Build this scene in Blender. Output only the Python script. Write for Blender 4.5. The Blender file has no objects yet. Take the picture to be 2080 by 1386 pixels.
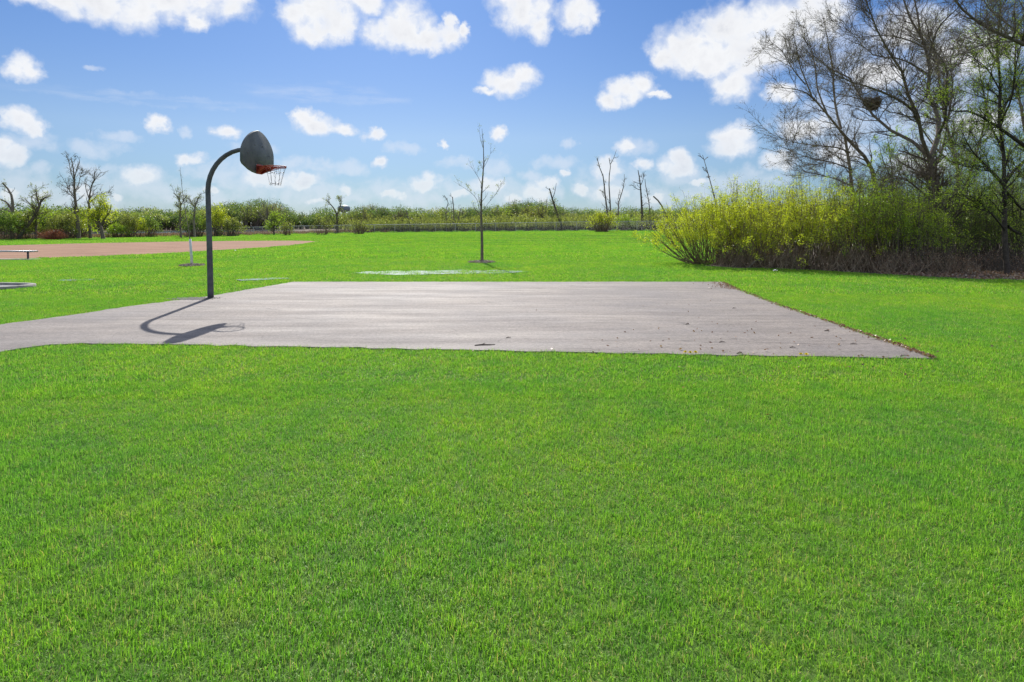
import bpy, math
import numpy as np

# ------------------------------------------------------------------ camera
F, CX, HY, H = 1250.0, 1040.0, 457.0, 1.7          # focal (px of 2080), centre, horizon row, eye height
sc = bpy.context.scene
COL = sc.collection
cam = bpy.data.objects.new('camera', bpy.data.cameras.new('camera'))
COL.objects.link(cam)
cam.location = (0, 0, H)
cam.rotation_euler = (math.radians(90), 0, 0)
cam.data.sensor_width = 36
cam.data.lens = F / 2080 * 36
cam.data.shift_y = -(693 - HY) / 2080
cam.data.clip_start = 0.05
cam.data.clip_end = 20000
sc.camera = cam
sc.view_settings.view_transform = 'Standard'
sc.view_settings.look = 'None'
sc.view_settings.exposure = 0.35
sc.view_settings.gamma = 1
sc.cycles.max_bounces = 6
sc.cycles.diffuse_bounces = 3
sc.cycles.glossy_bounces = 2
sc.cycles.transmission_bounces = 4
sc.cycles.transparent_max_bounces = 8
sc.cycles.caustics_reflective = False
sc.cycles.caustics_refractive = False

# ------------------------------------------------------------------ sun
SUN_EL = math.radians(36)
SUN_AZ = math.radians(-11.2)      # clockwise from +Y; negative = towards -X
sd = np.array([math.sin(SUN_AZ) * math.cos(SUN_EL), math.cos(SUN_AZ) * math.cos(SUN_EL), math.sin(SUN_EL)])
sl = bpy.data.lights.new('sun', 'SUN')
sl.energy = 4.6
sl.angle = math.radians(0.55)
sl.color = (1.0, 0.955, 0.88)
sun = bpy.data.objects.new('sun', sl)
COL.objects.link(sun)
from mathutils import Vector
sun.rotation_euler = Vector(sd).to_track_quat('Z', 'Y').to_euler()
sun.location = (-20, 60, 60)


class NT:
    """small helper round a node tree"""
    def __init__(s, tree):
        s.t = tree; s.n = tree.nodes; s.l = tree.links
    def new(s, typ, **kw):
        nd = s.n.new(typ)
        for k, v in kw.items():
            setattr(nd, k, v)
        return nd
    def link(s, a, b):
        s.l.new(a, b)
    def put(s, sock, v):
        if hasattr(v, 'links') or isinstance(v, bpy.types.NodeSocket):
            s.l.new(v, sock)
        else:
            if isinstance(v, (int, float)) and sock.type == 'RGBA': v = (v, v, v, 1.0)
            sock.default_value = v
    def math(s, op, a, b=None, c=None, clamp=False):
        nd = s.n.new('ShaderNodeMath'); nd.operation = op; nd.use_clamp = clamp
        for i, v in enumerate((a, b, c)):
            if v is not None: s.put(nd.inputs[i], v)
        return nd.outputs[0]
    def vmath(s, op, a, b=None, c=None):
        nd = s.n.new('ShaderNodeVectorMath'); nd.operation = op
        for i, v in enumerate((a, b, c)):
            if v is not None: s.put(nd.inputs[i], v)
        return nd.outputs['Value'] if op in ('DOT_PRODUCT', 'LENGTH') else nd.outputs[0]
    def noise(s, vec, scale, detail=2, rough=0.5, dist=0.0):
        nd = s.n.new('ShaderNodeTexNoise')
        if vec is not None: s.l.new(vec, nd.inputs['Vector'])
        nd.inputs['Scale'].default_value = scale; nd.inputs['Detail'].default_value = detail
        nd.inputs['Roughness'].default_value = rough; nd.inputs['Distortion'].default_value = dist
        return nd.outputs['Fac']
    def ramp(s, fac, stops, interp='LINEAR'):
        nd = s.n.new('ShaderNodeValToRGB'); s.l.new(fac, nd.inputs[0])
        cr = nd.color_ramp; cr.interpolation = interp
        while len(cr.elements) > 1: cr.elements.remove(cr.elements[0])
        cr.elements[0].position = stops[0][0]; cr.elements[0].color = c4(stops[0][1])
        for p, c in stops[1:]:
            e = cr.elements.new(p); e.color = c4(c)
        return nd.outputs[0]
    def rng(s, v, a, b, c=0.0, d=1.0, smooth=False):
        nd = s.n.new('ShaderNodeMapRange'); s.put(nd.inputs[0], v)
        if smooth: nd.interpolation_type = 'SMOOTHSTEP'
        nd.inputs[1].default_value = a; nd.inputs[2].default_value = b
        nd.inputs[3].default_value = c; nd.inputs[4].default_value = d
        return nd.outputs[0]
    def mix(s, fac, a, b, blend='MIX'):
        nd = s.n.new('ShaderNodeMix'); nd.data_type = 'RGBA'; nd.blend_type = blend
        s.put(nd.inputs[0], fac)
        for i, v in ((6, a), (7, b)):
            if isinstance(v, (tuple, list)): v = c4(v)
            s.put(nd.inputs[i], v)
        return nd.outputs[2]


def c4(c):
    if isinstance(c, (int, float)): c = (c, c, c)
    return (c[0], c[1], c[2], 1.0)


# ------------------------------------------------------------------ world: Nishita sky with fair-weather clouds
world = bpy.data.worlds.new('World')
sc.world = world
world.use_nodes = True
W = NT(world.node_tree)
W.n.clear()
sky = W.new('ShaderNodeTexSky', sky_type='NISHITA')
sky.sun_disc = False
sky.sun_elevation = SUN_EL
sky.sun_rotation = SUN_AZ
sky.air_density = 1.0
sky.dust_density = 0.3
sky.ozone_density = 2.5
sky.altitude = 200
CLOUDS = [  # photo px: centre x, y, half width, half height
 (90,-12,90,26),(190,2,100,42),(272,18,62,44),(350,5,90,40),(392,38,24,26),(470,2,44,30),(300,-10,200,40),
 (660,22,78,44),(640,60,52,34),(598,28,40,28),(692,50,40,34),(740,5,44,24),
 (822,52,56,46),(790,70,56,30),(858,82,64,24),(912,72,36,20),(914,48,14,20),(943,62,9,18),
 (1068,22,56,44),(1094,58,26,28),(1052,-5,60,30),(1170,28,40,32),(1196,40,20,22),
 (1030,170,46,28),(1064,152,32,20),(988,186,24,10),(1272,186,46,26),(1240,204,30,20),(1304,172,26,22),(1334,190,20,8),
 (1400,92,72,46),(1480,62,84,50),(1570,40,110,46),(1560,95,80,44),(1425,105,74,46),(1352,112,36,26),(1500,110,90,50),(1660,30,70,60),(1486,172,48,34),(1450,132,60,28),(1345,118,30,18),
 (1484,292,50,28),(1500,272,34,24),(1376,338,42,24),(1382,322,26,18),(45,138,40,26),(38,242,36,26),(66,258,30,18),
 (22,316,48,30),(0,300,40,25),(318,250,24,18),(462,270,30,16),(644,252,44,20),(612,238,24,18),(696,262,36,13),(760,273,21,12),
 (388,322,32,14),(290,360,58,22),(548,366,66,24),(612,368,44,20),(770,329,15,13),(898,294,8,7),(1012,272,17,16),
 (862,374,36,20),(872,358,18,13),(990,376,42,18),(1092,392,44,24),(1112,372,24,16),(1146,350,15,10),(1232,346,34,24),
 (1270,300,22,18),(1302,334,20,12),(1236,392,44,24),(940,392,26,12),
 (1640,262,60,24),(1585,190,36,20),(1850,60,90,40),(1960,110,110,50),(1780,150,70,34),(1720,310,60,26),(1990,250,80,34),(1870,330,70,24),
 (1580,330,38,22),(84,398,30,13),(172,388,24,13),(238,398,20,10),(430,388,24,12),(700,388,22,11),(800,398,28,12),(1042,404,26,13),(1182,388,24,14),(1330,400,26,12),(640,404,26,10),(20,395,30,14),(520,300,12,7),(1415,372,20,11),
]
CIRRUS = [(640,190,150,24),(300,203,280,13),(770,206,70,10)]
FAINT = [(190,140,26,7),(376,266,20,12),(560,372,120,40),(470,350,50,34),
 (40,370,80,34),(85,352,24,18),(775,388,50,28),(1010,340,30,26),(1156,292,20,12),(850,392,70,30),(1240,375,80,44),(1000,385,60,32),
 (1330,395,60,26),(290,378,110,34),(660,395,110,26),(420,400,110,22),(1740,110,120,70),(1900,230,140,90),(1690,250,120,60),(1380,360,60,28),
 (200,300,60,20),(520,300,50,14),(1050,400,60,30),(1290,300,40,22),(925,380,40,20),(160,400,120,30),(60,400,100,30),(1500,370,110,30),(700,340,60,18),(930,330,40,14),(430,350,60,20),(240,280,50,14),(820,300,40,12),(1130,330,50,16),(1420,390,60,24),(60,290,60,20),(180,345,60,20),(610,330,50,14),(1080,355,30,14)]
geo = W.new('ShaderNodeTexCoord')
sep = W.new('ShaderNodeSeparateXYZ'); W.link(geo.outputs['Generated'], sep.inputs[0])
az = W.math('ARCTAN2', sep.outputs[0], sep.outputs[1])
hyp = W.math('SQRT', W.math('ADD', W.math('MULTIPLY', sep.outputs[0], sep.outputs[0]), W.math('MULTIPLY', sep.outputs[1], sep.outputs[1])))
el = W.math('ARCTAN2', sep.outputs[2], hyp)
cmb = W.new('ShaderNodeCombineXYZ'); W.link(az, cmb.inputs[0]); W.link(el, cmb.inputs[1])
ae = cmb.outputs[0]
# turbulent warp of the directions, so that no outline is an ellipse
nz = W.new('ShaderNodeTexNoise'); W.link(ae, nz.inputs['Vector'])
nz.inputs['Scale'].default_value = 34; nz.inputs['Detail'].default_value = 5; nz.inputs['Roughness'].default_value = 0.6
wv = W.vmath('SUBTRACT', nz.outputs['Color'], (0.5, 0.5, 0.5))
wv = W.vmath('MULTIPLY', wv, (0.042, 0.030, 0.0))
aew = W.vmath('ADD', ae, wv)


def field(lst, vec):
    cur = None
    for (x, y, rx, ry) in lst:
        X, Z = (x - CX) / F, (HY - y) / F
        a = math.atan(X); e = math.atan2(Z, math.hypot(1, X))
        cosa = math.cos(a)
        ra = rx / F * cosa * cosa; re = ry / F * cosa
        v = W.vmath('MULTIPLY_ADD', vec, (1 / ra, 1 / re, 0), (-a / ra, -e / re, 0))
        d = W.vmath('DOT_PRODUCT', v, v)
        cur = d if cur is None else W.math('SMOOTH_MIN', cur, d, 0.5)
    return W.math('SUBTRACT', 1.0, cur)


fine = W.noise(ae, 42, 7, 0.55, 0.3)
fb = W.math('MULTIPLY', W.math('SUBTRACT', fine, 0.5), 1.9)
main = W.math('ADD', field(CLOUDS, aew), fb)
faint = W.math('ADD', field(FAINT, aew), W.math('MULTIPLY', fb, 1.5))
m1 = W.rng(main, -0.75, 1.0, 0, 1, True)
m2 = W.rng(faint, -0.45, 1.3, 0, 0.5, True)
# clouds low over the horizon are seen through more air
lowf = W.rng(el, 0.02, 0.16, 0.62, 1.0)
mask = W.math('MAXIMUM', W.math('MULTIPLY', m1, lowf), m2)
mask = W.math('MULTIPLY', mask, W.rng(sep.outputs[1], 0.0, 0.2, 0, 1))
cirrus = W.math('MULTIPLY', W.rng(field(CIRRUS, aew), -0.4, 1.1, 0, 1, True), W.rng(W.noise(W.vmath('MULTIPLY', ae, (0.22, 1.3, 1)), 60, 5, 0.6, 0.3), 0.38, 0.72, 0.0, 0.34))
mask = W.math('MAXIMUM', mask, cirrus)
# unseen broken cloud added above and behind the view to lift ambient light
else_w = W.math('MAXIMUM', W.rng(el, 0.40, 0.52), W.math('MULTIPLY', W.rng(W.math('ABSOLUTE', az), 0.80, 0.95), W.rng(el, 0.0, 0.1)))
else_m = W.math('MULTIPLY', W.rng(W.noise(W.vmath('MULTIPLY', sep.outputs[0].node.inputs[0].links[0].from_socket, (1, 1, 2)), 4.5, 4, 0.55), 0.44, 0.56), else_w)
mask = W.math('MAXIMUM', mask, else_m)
billow = W.noise(ae, 22, 6, 0.6, 0.6)
thick = W.rng(W.math('ADD', main, W.math('MULTIPLY', W.math('SUBTRACT', billow, 0.5), 1.6)), 0.2, 1.9)
ccol = W.ramp(thick, [(0, (0.62, 0.66, 0.74)), (0.28, (0.735, 0.745, 0.765)), (0.6, (0.67, 0.68, 0.71)), (1, (0.50, 0.525, 0.585))])
bg1 = W.new('ShaderNodeBackground'); bg1.inputs[1].default_value = 0.10
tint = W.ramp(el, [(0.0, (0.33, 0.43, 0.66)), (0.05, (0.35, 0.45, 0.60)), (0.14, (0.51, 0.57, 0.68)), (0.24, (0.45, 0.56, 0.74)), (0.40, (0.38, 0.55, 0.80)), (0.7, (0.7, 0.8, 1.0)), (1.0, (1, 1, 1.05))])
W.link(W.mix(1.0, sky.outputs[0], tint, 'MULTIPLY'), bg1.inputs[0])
bg2 = W.new('ShaderNodeBackground'); bg2.inputs[1].default_value = 1.0
W.link(ccol, bg2.inputs[0])
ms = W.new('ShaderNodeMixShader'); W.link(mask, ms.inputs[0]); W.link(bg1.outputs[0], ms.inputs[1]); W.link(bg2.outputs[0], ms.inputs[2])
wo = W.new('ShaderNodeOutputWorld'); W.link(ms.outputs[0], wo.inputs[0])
world.cycles.sampling_method = 'MANUAL'
world.cycles.sample_map_resolution = 512

# ------------------------------------------------------------------ helpers
RNG = np.random.default_rng(7)


def sm(a, b, x):
    t = np.clip((np.asarray(x, float) - a) / (b - a), 0, 1)
    return t * t * (3 - 2 * t)


A_FAR = ([-1.2, -0.76, -0.644, -0.43, -0.30], [170, 184, 230, 312, 335])
A_NEAR = ([-1.2, -0.76, -0.644, -0.43, -0.36, -0.33], [140, 148, 158, 205, 250, 340])


def ground_z(x, y):
    x = np.asarray(x, float); y = np.asarray(y, float)
    rise = np.interp(x, [-42, -34, -21, -5, 12, 19, 60], [0, .2, .43, .58, .72, .73, .6])
    z = rise * sm(42, 92, y)
    a = x / np.maximum(y, 1)
    edge = np.interp(a, [-.85, -.45, -.3], [76, 96, 104])
    bank = sm(edge, edge + 30, y) * (1 - sm(-0.22, 0.0, a))
    z = z * (1 - bank) + bank * (-0.62)
    lake = (a < -0.33) * sm(np.interp(a, *A_NEAR) - 6, np.interp(a, *A_NEAR) + 6, y) * (1 - sm(np.interp(a, *A_FAR) - 3, np.interp(a, *A_FAR) + 6, y))
    return z - lake * 1.2


def gp(px, py):
    """point where a sight line through the photo's pixel meets the ground"""
    dx, dz = (px - CX) / F, -(py - HY) / F
    y = -H / dz
    for _ in range(40):
        z = float(ground_z(dx * y, y))
        y2 = (z - H) / dz
        y = 0.5 * y + 0.5 * min(max(y2, 1), 900)
    return np.array([dx * y, y, float(ground_z(dx * y, y))])


def pt(px, py, d):
    return np.array([(px - CX) / F * d, d, H - (py - HY) / F * d])


def gx(px, d):
    x = (px - CX) / F * d
    return np.array([x, d, float(ground_z(x, d))])


def tag(o, label=None, cat=None, group=None, kind=None):
    if label: o['label'] = label
    if cat: o['category'] = cat
    if group: o['group'] = group
    if kind: o['kind'] = kind
    return o


def empty(name, loc):
    o = bpy.data.objects.new(name, None)
    COL.objects.link(o); o.location = tuple(float(v) for v in loc); o.empty_display_size = 0.2
    return o


class MB:
    def __init__(s):
        s.V = []; s.Fc = []; s.R = []; s.A = []; s.n = 0
    def add(s, V, faces, rnd=None, along=None):
        V = np.asarray(V, float).reshape(-1, 3); faces = np.asarray(faces, int)
        s.V.append(V); s.Fc.append(faces + s.n); s.n += len(V)
        s.R.append(np.full(len(V), 0.5) if rnd is None else np.asarray(rnd, float).reshape(-1))
        s.A.append(np.full(len(V), 0.5) if along is None else np.asarray(along, float).reshape(-1))
        return s
    def tubes(s, P, R, sides=5, cap=False, rnd=None):
        P = np.asarray(P, float); R = np.asarray(R, float)
        if P.ndim == 2: P = P[None]; R = np.broadcast_to(R, P.shape[:2]) if R.ndim < 2 else R
        N, K, _ = P.shape
        T = np.empty_like(P)
        T[:, 1:-1] = P[:, 2:] - P[:, :-2]; T[:, 0] = P[:, 1] - P[:, 0]; T[:, -1] = P[:, -1] - P[:, -2]
        T /= np.linalg.norm(T, axis=2, keepdims=True) + 1e-12
        m = T.mean(1); ref = np.where(np.abs(m[:, 2:3]) > 0.8 * np.linalg.norm(m, axis=1, keepdims=True), np.array([[1., .13, 0]]), np.array([[0.0, .1, 1.]]))
        ref = np.repeat(ref[:, None, :], K, 1)
        U = np.cross(T, ref); U /= np.linalg.norm(U, axis=2, keepdims=True) + 1e-12
        Vv = np.cross(T, U)
        ang = np.arange(sides) / sides * 2 * np.pi
        ring = P[:, :, None, :] + R[:, :, None, None] * (np.cos(ang)[None, None, :, None] * U[:, :, None, :] + np.sin(ang)[None, None, :, None] * Vv[:, :, None, :])
        base = (np.arange(N) * K * sides)[:, None, None] + (np.arange(K - 1) * sides)[None, :, None]
        j = np.arange(sides)[None, None, :]; j2 = (j + 1) % sides
        f = np.stack([base + j, base + j2, base + sides + j2, base + sides + j], -1).reshape(-1, 4)
        rn = np.repeat(RNG.random(N) if rnd is None else rnd, K * sides)
        s.add(ring.reshape(-1, 3), f, rn)
        if cap:
            for k0 in (0, K - 1):
                cf = (np.arange(N) * K * sides)[:, None] + k0 * sides + np.arange(sides)[None, :]
                if k0 == 0: cf = cf[:, ::-1]
                s.Fc.append(cf + (s.n - N * K * sides))
        return s
    def box(s, x0, x1, y0, y1, z0, z1, M=None):
        V = np.array([(x, y, z) for z in (z0, z1) for y in (y0, y1) for x in (x0, x1)], float)
        if M is not None: V = np.array([M(v) for v in V])
        return s.add(V, [(0, 2, 3, 1), (4, 5, 7, 6), (0, 1, 5, 4), (2, 6, 7, 3), (0, 4, 6, 2), (1, 3, 7, 5)])
    def build(s, name, mat, parent=None, loc=None, smooth=False, link=True):
        V = np.concatenate(s.V)
        if parent is not None and loc is None: loc = parent.location
        off = np.array(loc if loc is not None else (0, 0, 0), float)
        me = bpy.data.meshes.new(name)
        me.vertices.add(len(V)); me.vertices.foreach_set('co', (V - off).astype(np.float32).ravel())
        lt = np.concatenate([np.full(len(f), f.shape[1]) for f in s.Fc]) if s.Fc else np.zeros(0, int)
        lv = np.concatenate([f.ravel() for f in s.Fc]) if s.Fc else np.zeros(0, int)
        me.loops.add(len(lv)); me.loops.foreach_set('vertex_index', lv.astype(np.int32))
        me.polygons.add(len(lt))
        ls = np.concatenate([[0], np.cumsum(lt)[:-1]]) if len(lt) else lt
        me.polygons.foreach_set('loop_start', ls.astype(np.int32)); me.polygons.foreach_set('loop_total', lt.astype(np.int32))
        if smooth: me.polygons.foreach_set('use_smooth', np.ones(len(lt), bool))
        for nm, arr in (('rnd', s.R), ('along', s.A)):
            at = me.attributes.new(nm, 'FLOAT', 'POINT'); at.data.foreach_set('value', np.concatenate(arr).astype(np.float32))
        me.update(calc_edges=True)
        if mat: me.materials.append(mat)
        o = bpy.data.objects.new(name, me)
        COL.objects.link(o)
        if parent is not None: o.parent = parent
        elif loc is not None: o.location = tuple(off)
        return o


# ------------------------------------------------------------------ materials
def mat_new(name):
    m = bpy.data.materials.new(name); m.use_nodes = True
    T = NT(m.node_tree); T.n.clear()
    T.out = T.new('ShaderNodeOutputMaterial')
    return m, T


def attr(T, nm):
    return T.new('ShaderNodeAttribute', attribute_name=nm).outputs['Fac']


def wpos(T):
    return T.new('ShaderNodeNewGeometry').outputs['Position']


def principled(T, col, rough=0.8, bump=None, bstr=0.3, bdist=0.02, metal=0.0, spec=0.5):
    p = T.new('ShaderNodeBsdfPrincipled')
    T.put(p.inputs['Base Color'], c4(col) if isinstance(col, (tuple, list)) else col)
    T.put(p.inputs['Roughness'], rough); T.put(p.inputs['Metallic'], metal)
    p.inputs['Specular IOR Level'].default_value = spec
    if bump is not None:
        b = T.new('ShaderNodeBump'); b.inputs['Strength'].default_value = bstr; b.inputs['Distance'].default_value = bdist
        T.link(bump, b.inputs['Height']); T.link(b.outputs[0], p.inputs['Normal'])
    T.link(p.outputs[0], T.out.inputs[0])
    return p


def leaf_mat(name, stops, trans=0.45, tcol=1.35, world_scale=None, wcols=None, gloss=0.06):
    """thin leaves: diffuse + light coming through; colour varies leaf by leaf"""
    m, T = mat_new(name)
    col = T.ramp(attr(T, 'rnd'), stops)
    if world_scale:
        nf = T.rng(T.noise(wpos(T), world_scale, 3), 0.35, 0.65)
        col = T.mix(1.0, col, T.mix(nf, wcols[0], wcols[1]), 'MULTIPLY')
    d = T.new('ShaderNodeBsdfDiffuse'); T.link(col, d.inputs[0])
    t = T.new('ShaderNodeBsdfTranslucent')
    T.link(T.mix(1.0, col, (tcol, tcol * 1.05, tcol * 0.55), 'MULTIPLY'), t.inputs[0])
    x = T.new('ShaderNodeMixShader'); x.inputs[0].default_value = trans
    T.link(d.outputs[0], x.inputs[1]); T.link(t.outputs[0], x.inputs[2])
    g = T.new('ShaderNodeBsdfGlossy'); g.inputs['Roughness'].default_value = 0.4
    y = T.new('ShaderNodeMixShader'); y.inputs[0].default_value = gloss
    T.link(x.outputs[0], y.inputs[1]); T.link(g.outputs[0], y.inputs[2]); T.link(y.outputs[0], T.out.inputs[0])
    return m


def bark_mat(name, c1, c2, scale=9):
    m, T = mat_new(name)
    n = T.noise(wpos(T), scale, 5, 0.65)
    col = T.mix(T.rng(n, 0.35, 0.65), c1, c2)
    col = T.mix(1.0, col, T.ramp(attr(T, 'rnd'), [(0, 0.65), (1, 1.2)]), 'MULTIPLY')
    principled(T, col, 0.9, n, 0.5, 0.02, spec=0.25)
    return m


M = {}
# grass blades
m, T = mat_new('grass_blades'); M['grass'] = m
rn = attr(T, 'rnd')
col = T.ramp(rn, [(0, (0.105, 0.260, 0.032)), (0.3, (0.178, 0.385, 0.042)), (0.65, (0.260, 0.480, 0.055)), (0.93, (0.385, 0.555, 0.10)), (0.955, (0.44, 0.39, 0.16)), (1, (0.52, 0.44, 0.22))])
big = T.rng(T.noise(wpos(T), 0.33, 4, 0.6), 0.35, 0.65)
mid = T.rng(T.noise(wpos(T), 2.6, 3, 0.6), 0.32, 0.68)
col = T.mix(1.0, col, T.mix(big, (0.80, 0.92, 1.05), (1.18, 1.06, 0.9)), 'MULTIPLY')
col = T.mix(1.0, col, T.mix(mid, (0.80, 0.88, 1.1), (1.16, 1.08, 0.95)), 'MULTIPLY')
dry = T.math('MULTIPLY', T.rng(T.noise(wpos(T), 5.5, 4, 0.7), 0.52, 0.66), T.rng(T.noise(wpos(T), 0.9, 3, 0.6), 0.40, 0.60))
col = T.mix(T.math('MULTIPLY', dry, 0.45), col, (0.40, 0.40, 0.16))
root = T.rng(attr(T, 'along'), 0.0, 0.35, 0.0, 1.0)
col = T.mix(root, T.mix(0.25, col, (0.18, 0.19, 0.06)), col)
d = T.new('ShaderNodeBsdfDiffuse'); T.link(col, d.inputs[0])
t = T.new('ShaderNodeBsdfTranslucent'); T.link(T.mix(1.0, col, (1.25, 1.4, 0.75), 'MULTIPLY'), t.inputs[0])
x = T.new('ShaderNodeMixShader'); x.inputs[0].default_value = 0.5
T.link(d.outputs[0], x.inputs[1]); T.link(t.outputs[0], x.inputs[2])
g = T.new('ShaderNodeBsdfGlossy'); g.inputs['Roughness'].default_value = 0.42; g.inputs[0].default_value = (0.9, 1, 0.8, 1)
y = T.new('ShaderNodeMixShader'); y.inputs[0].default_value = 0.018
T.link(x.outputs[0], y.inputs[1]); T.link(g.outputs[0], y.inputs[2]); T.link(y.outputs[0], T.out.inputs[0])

# lawn soil / thatch
m, T = mat_new('lawn_soil'); M['soil'] = m
P0 = wpos(T)
n1 = T.noise(P0, 14, 5, 0.7)
n2 = T.rng(T.noise(P0, 0.35, 4), 0.35, 0.65)
col = T.mix(T.rng(n1, 0.35, 0.65), (0.06, 0.12, 0.025), (0.125, 0.20, 0.04))
col = T.mix(1.0, col, T.mix(n2, (0.85, 0.9, 1), (1.1, 1.1, 1)), 'MULTIPLY')
sp = T.new('ShaderNodeSeparateXYZ'); T.link(P0, sp.inputs[0])
bankc = T.mix(T.rng(T.noise(P0, 0.8, 4), 0.35, 0.65), (0.14, 0.105, 0.07), (0.22, 0.17, 0.12))
col = T.mix(T.rng(sp.outputs[2], -0.12, -0.3), col, bankc)
col = T.mix(T.rng(sp.outputs[1], 101, 112), col, bankc)
principled(T, col, 0.95, n1, 0.6, 0.03, spec=0.2)

# asphalt
m, T = mat_new('asphalt'); M['asphalt'] = m
P0 = wpos(T)
mp = T.new('ShaderNodeMapping'); T.link(P0, mp.inputs[0]); mp.inputs['Scale'].default_value = (0.30, 1.9, 1); mp.inputs['Rotation'].default_value = (0, 0, 0.03)
streak = T.noise(mp.outputs[0], 2.3, 6, 0.62)
grain = T.noise(P0, 160, 3, 0.7)
grain2 = T.noise(P0, 24, 5, 0.75)
patch = T.noise(P0, 0.5, 5, 0.6)
col = T.mix(T.rng(streak, 0.35, 0.65), (0.200, 0.174, 0.160), (0.272, 0.238, 0.219))
col = T.mix(1.0, col, T.mix(T.rng(patch, 0.35, 0.65), (0.84, 0.84, 0.87), (1.1, 1.07, 1.03)), 'MULTIPLY')
col = T.mix(1.0, col, T.mix(T.rng(grain, 0.3, 0.7), 0.66, 1.30), 'MULTIPLY')
col = T.mix(1.0, col, T.mix(T.rng(grain2, 0.35, 0.65), 0.72, 1.25), 'MULTIPLY')
# fine cracks: thin dark lines of a stretched, warped cell pattern, broken up by noise
wn = T.new('ShaderNodeTexNoise'); T.link(P0, wn.inputs['Vector']); wn.inputs['Scale'].default_value = 0.9; wn.inputs['Detail'].default_value = 6
wp = T.vmath('ADD', P0, T.vmath('MULTIPLY', T.vmath('SUBTRACT', wn.outputs['Color'], (0.5, 0.5, 0.5)), (0.9, 0.5, 0)))
mp2 = T.new('ShaderNodeMapping'); T.link(wp, mp2.inputs[0]); mp2.inputs['Scale'].default_value = (0.12, 0.75, 1)
vo = T.new('ShaderNodeTexVoronoi', feature='DISTANCE_TO_EDGE'); T.link(mp2.outputs[0], vo.inputs['Vector']); vo.inputs['Scale'].default_value = 1.0
crack = T.math('MULTIPLY', T.rng(vo.outputs['Distance'], 0.003, 0.008, 1, 0), T.rng(T.noise(P0, 1.4, 3), 0.46, 0.56))
vo2 = T.new('ShaderNodeTexVoronoi', feature='DISTANCE_TO_EDGE'); T.link(wp, vo2.inputs['Vector']); vo2.inputs['Scale'].default_value = 1.7
crack2 = T.math('MULTIPLY', T.rng(vo2.outputs['Distance'], 0.004, 0.012, 1, 0), T.rng(T.noise(P0, 0.7, 3), 0.56, 0.62))
ck = T.math('MAXIMUM', crack, T.math('MULTIPLY', crack2, 0.6))
col = T.mix(T.math('MULTIPLY', ck, 0.45), col, (0.06, 0.052, 0.048))
rough = T.rng(T.noise(mp.outputs[0], 1.1, 4), 0.35, 0.65, 0.70, 0.80)
hgt = T.math('SUBTRACT', T.math('ADD', grain, T.math('MULTIPLY', grain2, 0.6)), T.math('MULTIPLY', ck, 1.5))
principled(T, col, rough, hgt, 0.6, 0.008, spec=0.35)

# infield dirt
m, T = mat_new('infield_dirt'); M['dirt'] = m
P0 = wpos(T)
mp = T.new('ShaderNodeMapping'); T.link(P0, mp.inputs[0]); mp.inputs['Scale'].default_value = (0.25, 1.0, 1)
a_ = T.noise(mp.outputs[0], 1.2, 6, 0.65); b_ = T.noise(P0, 6, 5, 0.7)
col = T.mix(T.rng(a_, 0.35, 0.65), (0.25, 0.135, 0.082), (0.37, 0.215, 0.142))
col = T.mix(T.rng(b_, 0.60, 0.68), col, (0.21, 0.125, 0.085))
principled(T, col, 0.95, b_, 0.6, 0.03, spec=0.2)

m, T = mat_new('lake_water'); M['water'] = m
principled(T, (0.05, 0.06, 0.06), 0.12, T.noise(wpos(T), 1.6, 4, 0.6), 0.35, 0.12, spec=0.6)
m, T = mat_new('puddle_water'); M['puddle'] = m
principled(T, T.mix(T.rng(T.noise(wpos(T), 7, 4, 0.6), .4, .6), (0.10, 0.17, 0.04), (0.20, 0.26, 0.12)), 0.22, T.noise(wpos(T), 9, 3, 0.6), 0.15, 0.02, spec=0.7)


def noisy(name, c1, c2, rough=0.7, scale=6, bstr=0.2, metal=0.0, spec=0.5, det=4):
    m, T = mat_new(name)
    n = T.noise(wpos(T), scale, det, 0.6)
    principled(T, T.mix(T.rng(n, 0.35, 0.65), c1, c2), rough, n, bstr, 0.01, metal, spec)
    M[name] = m
    return m


noisy('pole_paint', (0.055, 0.062, 0.070), (0.105, 0.115, 0.125), 0.48, 8, 0.08)
noisy('board_metal', (0.085, 0.097, 0.102), (0.135, 0.148, 0.150), 0.55, 5, 0.1, 0.0)
noisy('rim_paint', (0.30, 0.035, 0.022), (0.46, 0.075, 0.04), 0.5, 20, 0.1)
noisy('chain_steel', (0.16, 0.15, 0.16), (0.28, 0.26, 0.27), 0.4, 30, 0.05, 0.6)
noisy('dark_steel', (0.05, 0.05, 0.06), (0.08, 0.08, 0.10), 0.5, 8)
noisy('aluminium', (0.42, 0.43, 0.46), (0.55, 0.56, 0.6), 0.38, 10, 0.05, 0.7)
noisy('galvanised', (0.40, 0.41, 0.42), (0.55, 0.55, 0.56), 0.5, 3, 0.05, 0.3)
noisy('concrete', (0.22, 0.21, 0.19), (0.36, 0.34, 0.31), 0.85, 7, 0.3)
noisy('border_dark', (0.05, 0.05, 0.05), (0.10, 0.10, 0.10), 0.8, 7, 0.3)
noisy('gravel', (0.12, 0.12, 0.12), (0.40, 0.40, 0.40), 0.9, 30, 1.0, det=6)
noisy('mulch', (0.36, 0.30, 0.24), (0.62, 0.54, 0.45), 0.95, 40, 1.0)
noisy('white_plastic', (0.62, 0.64, 0.66), (0.78, 0.79, 0.80), 0.5, 8)
noisy('tank_paint', (0.14, 0.19, 0.25), (0.18, 0.24, 0.31), 0.5, 0.3, 0.0)
noisy('forest_floor', (0.055, 0.042, 0.030), (0.16, 0.12, 0.09), 0.95, 5, 1.0)
noisy('paper', (0.7, 0.7, 0.68), (0.8, 0.8, 0.78), 0.8, 8)
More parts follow.
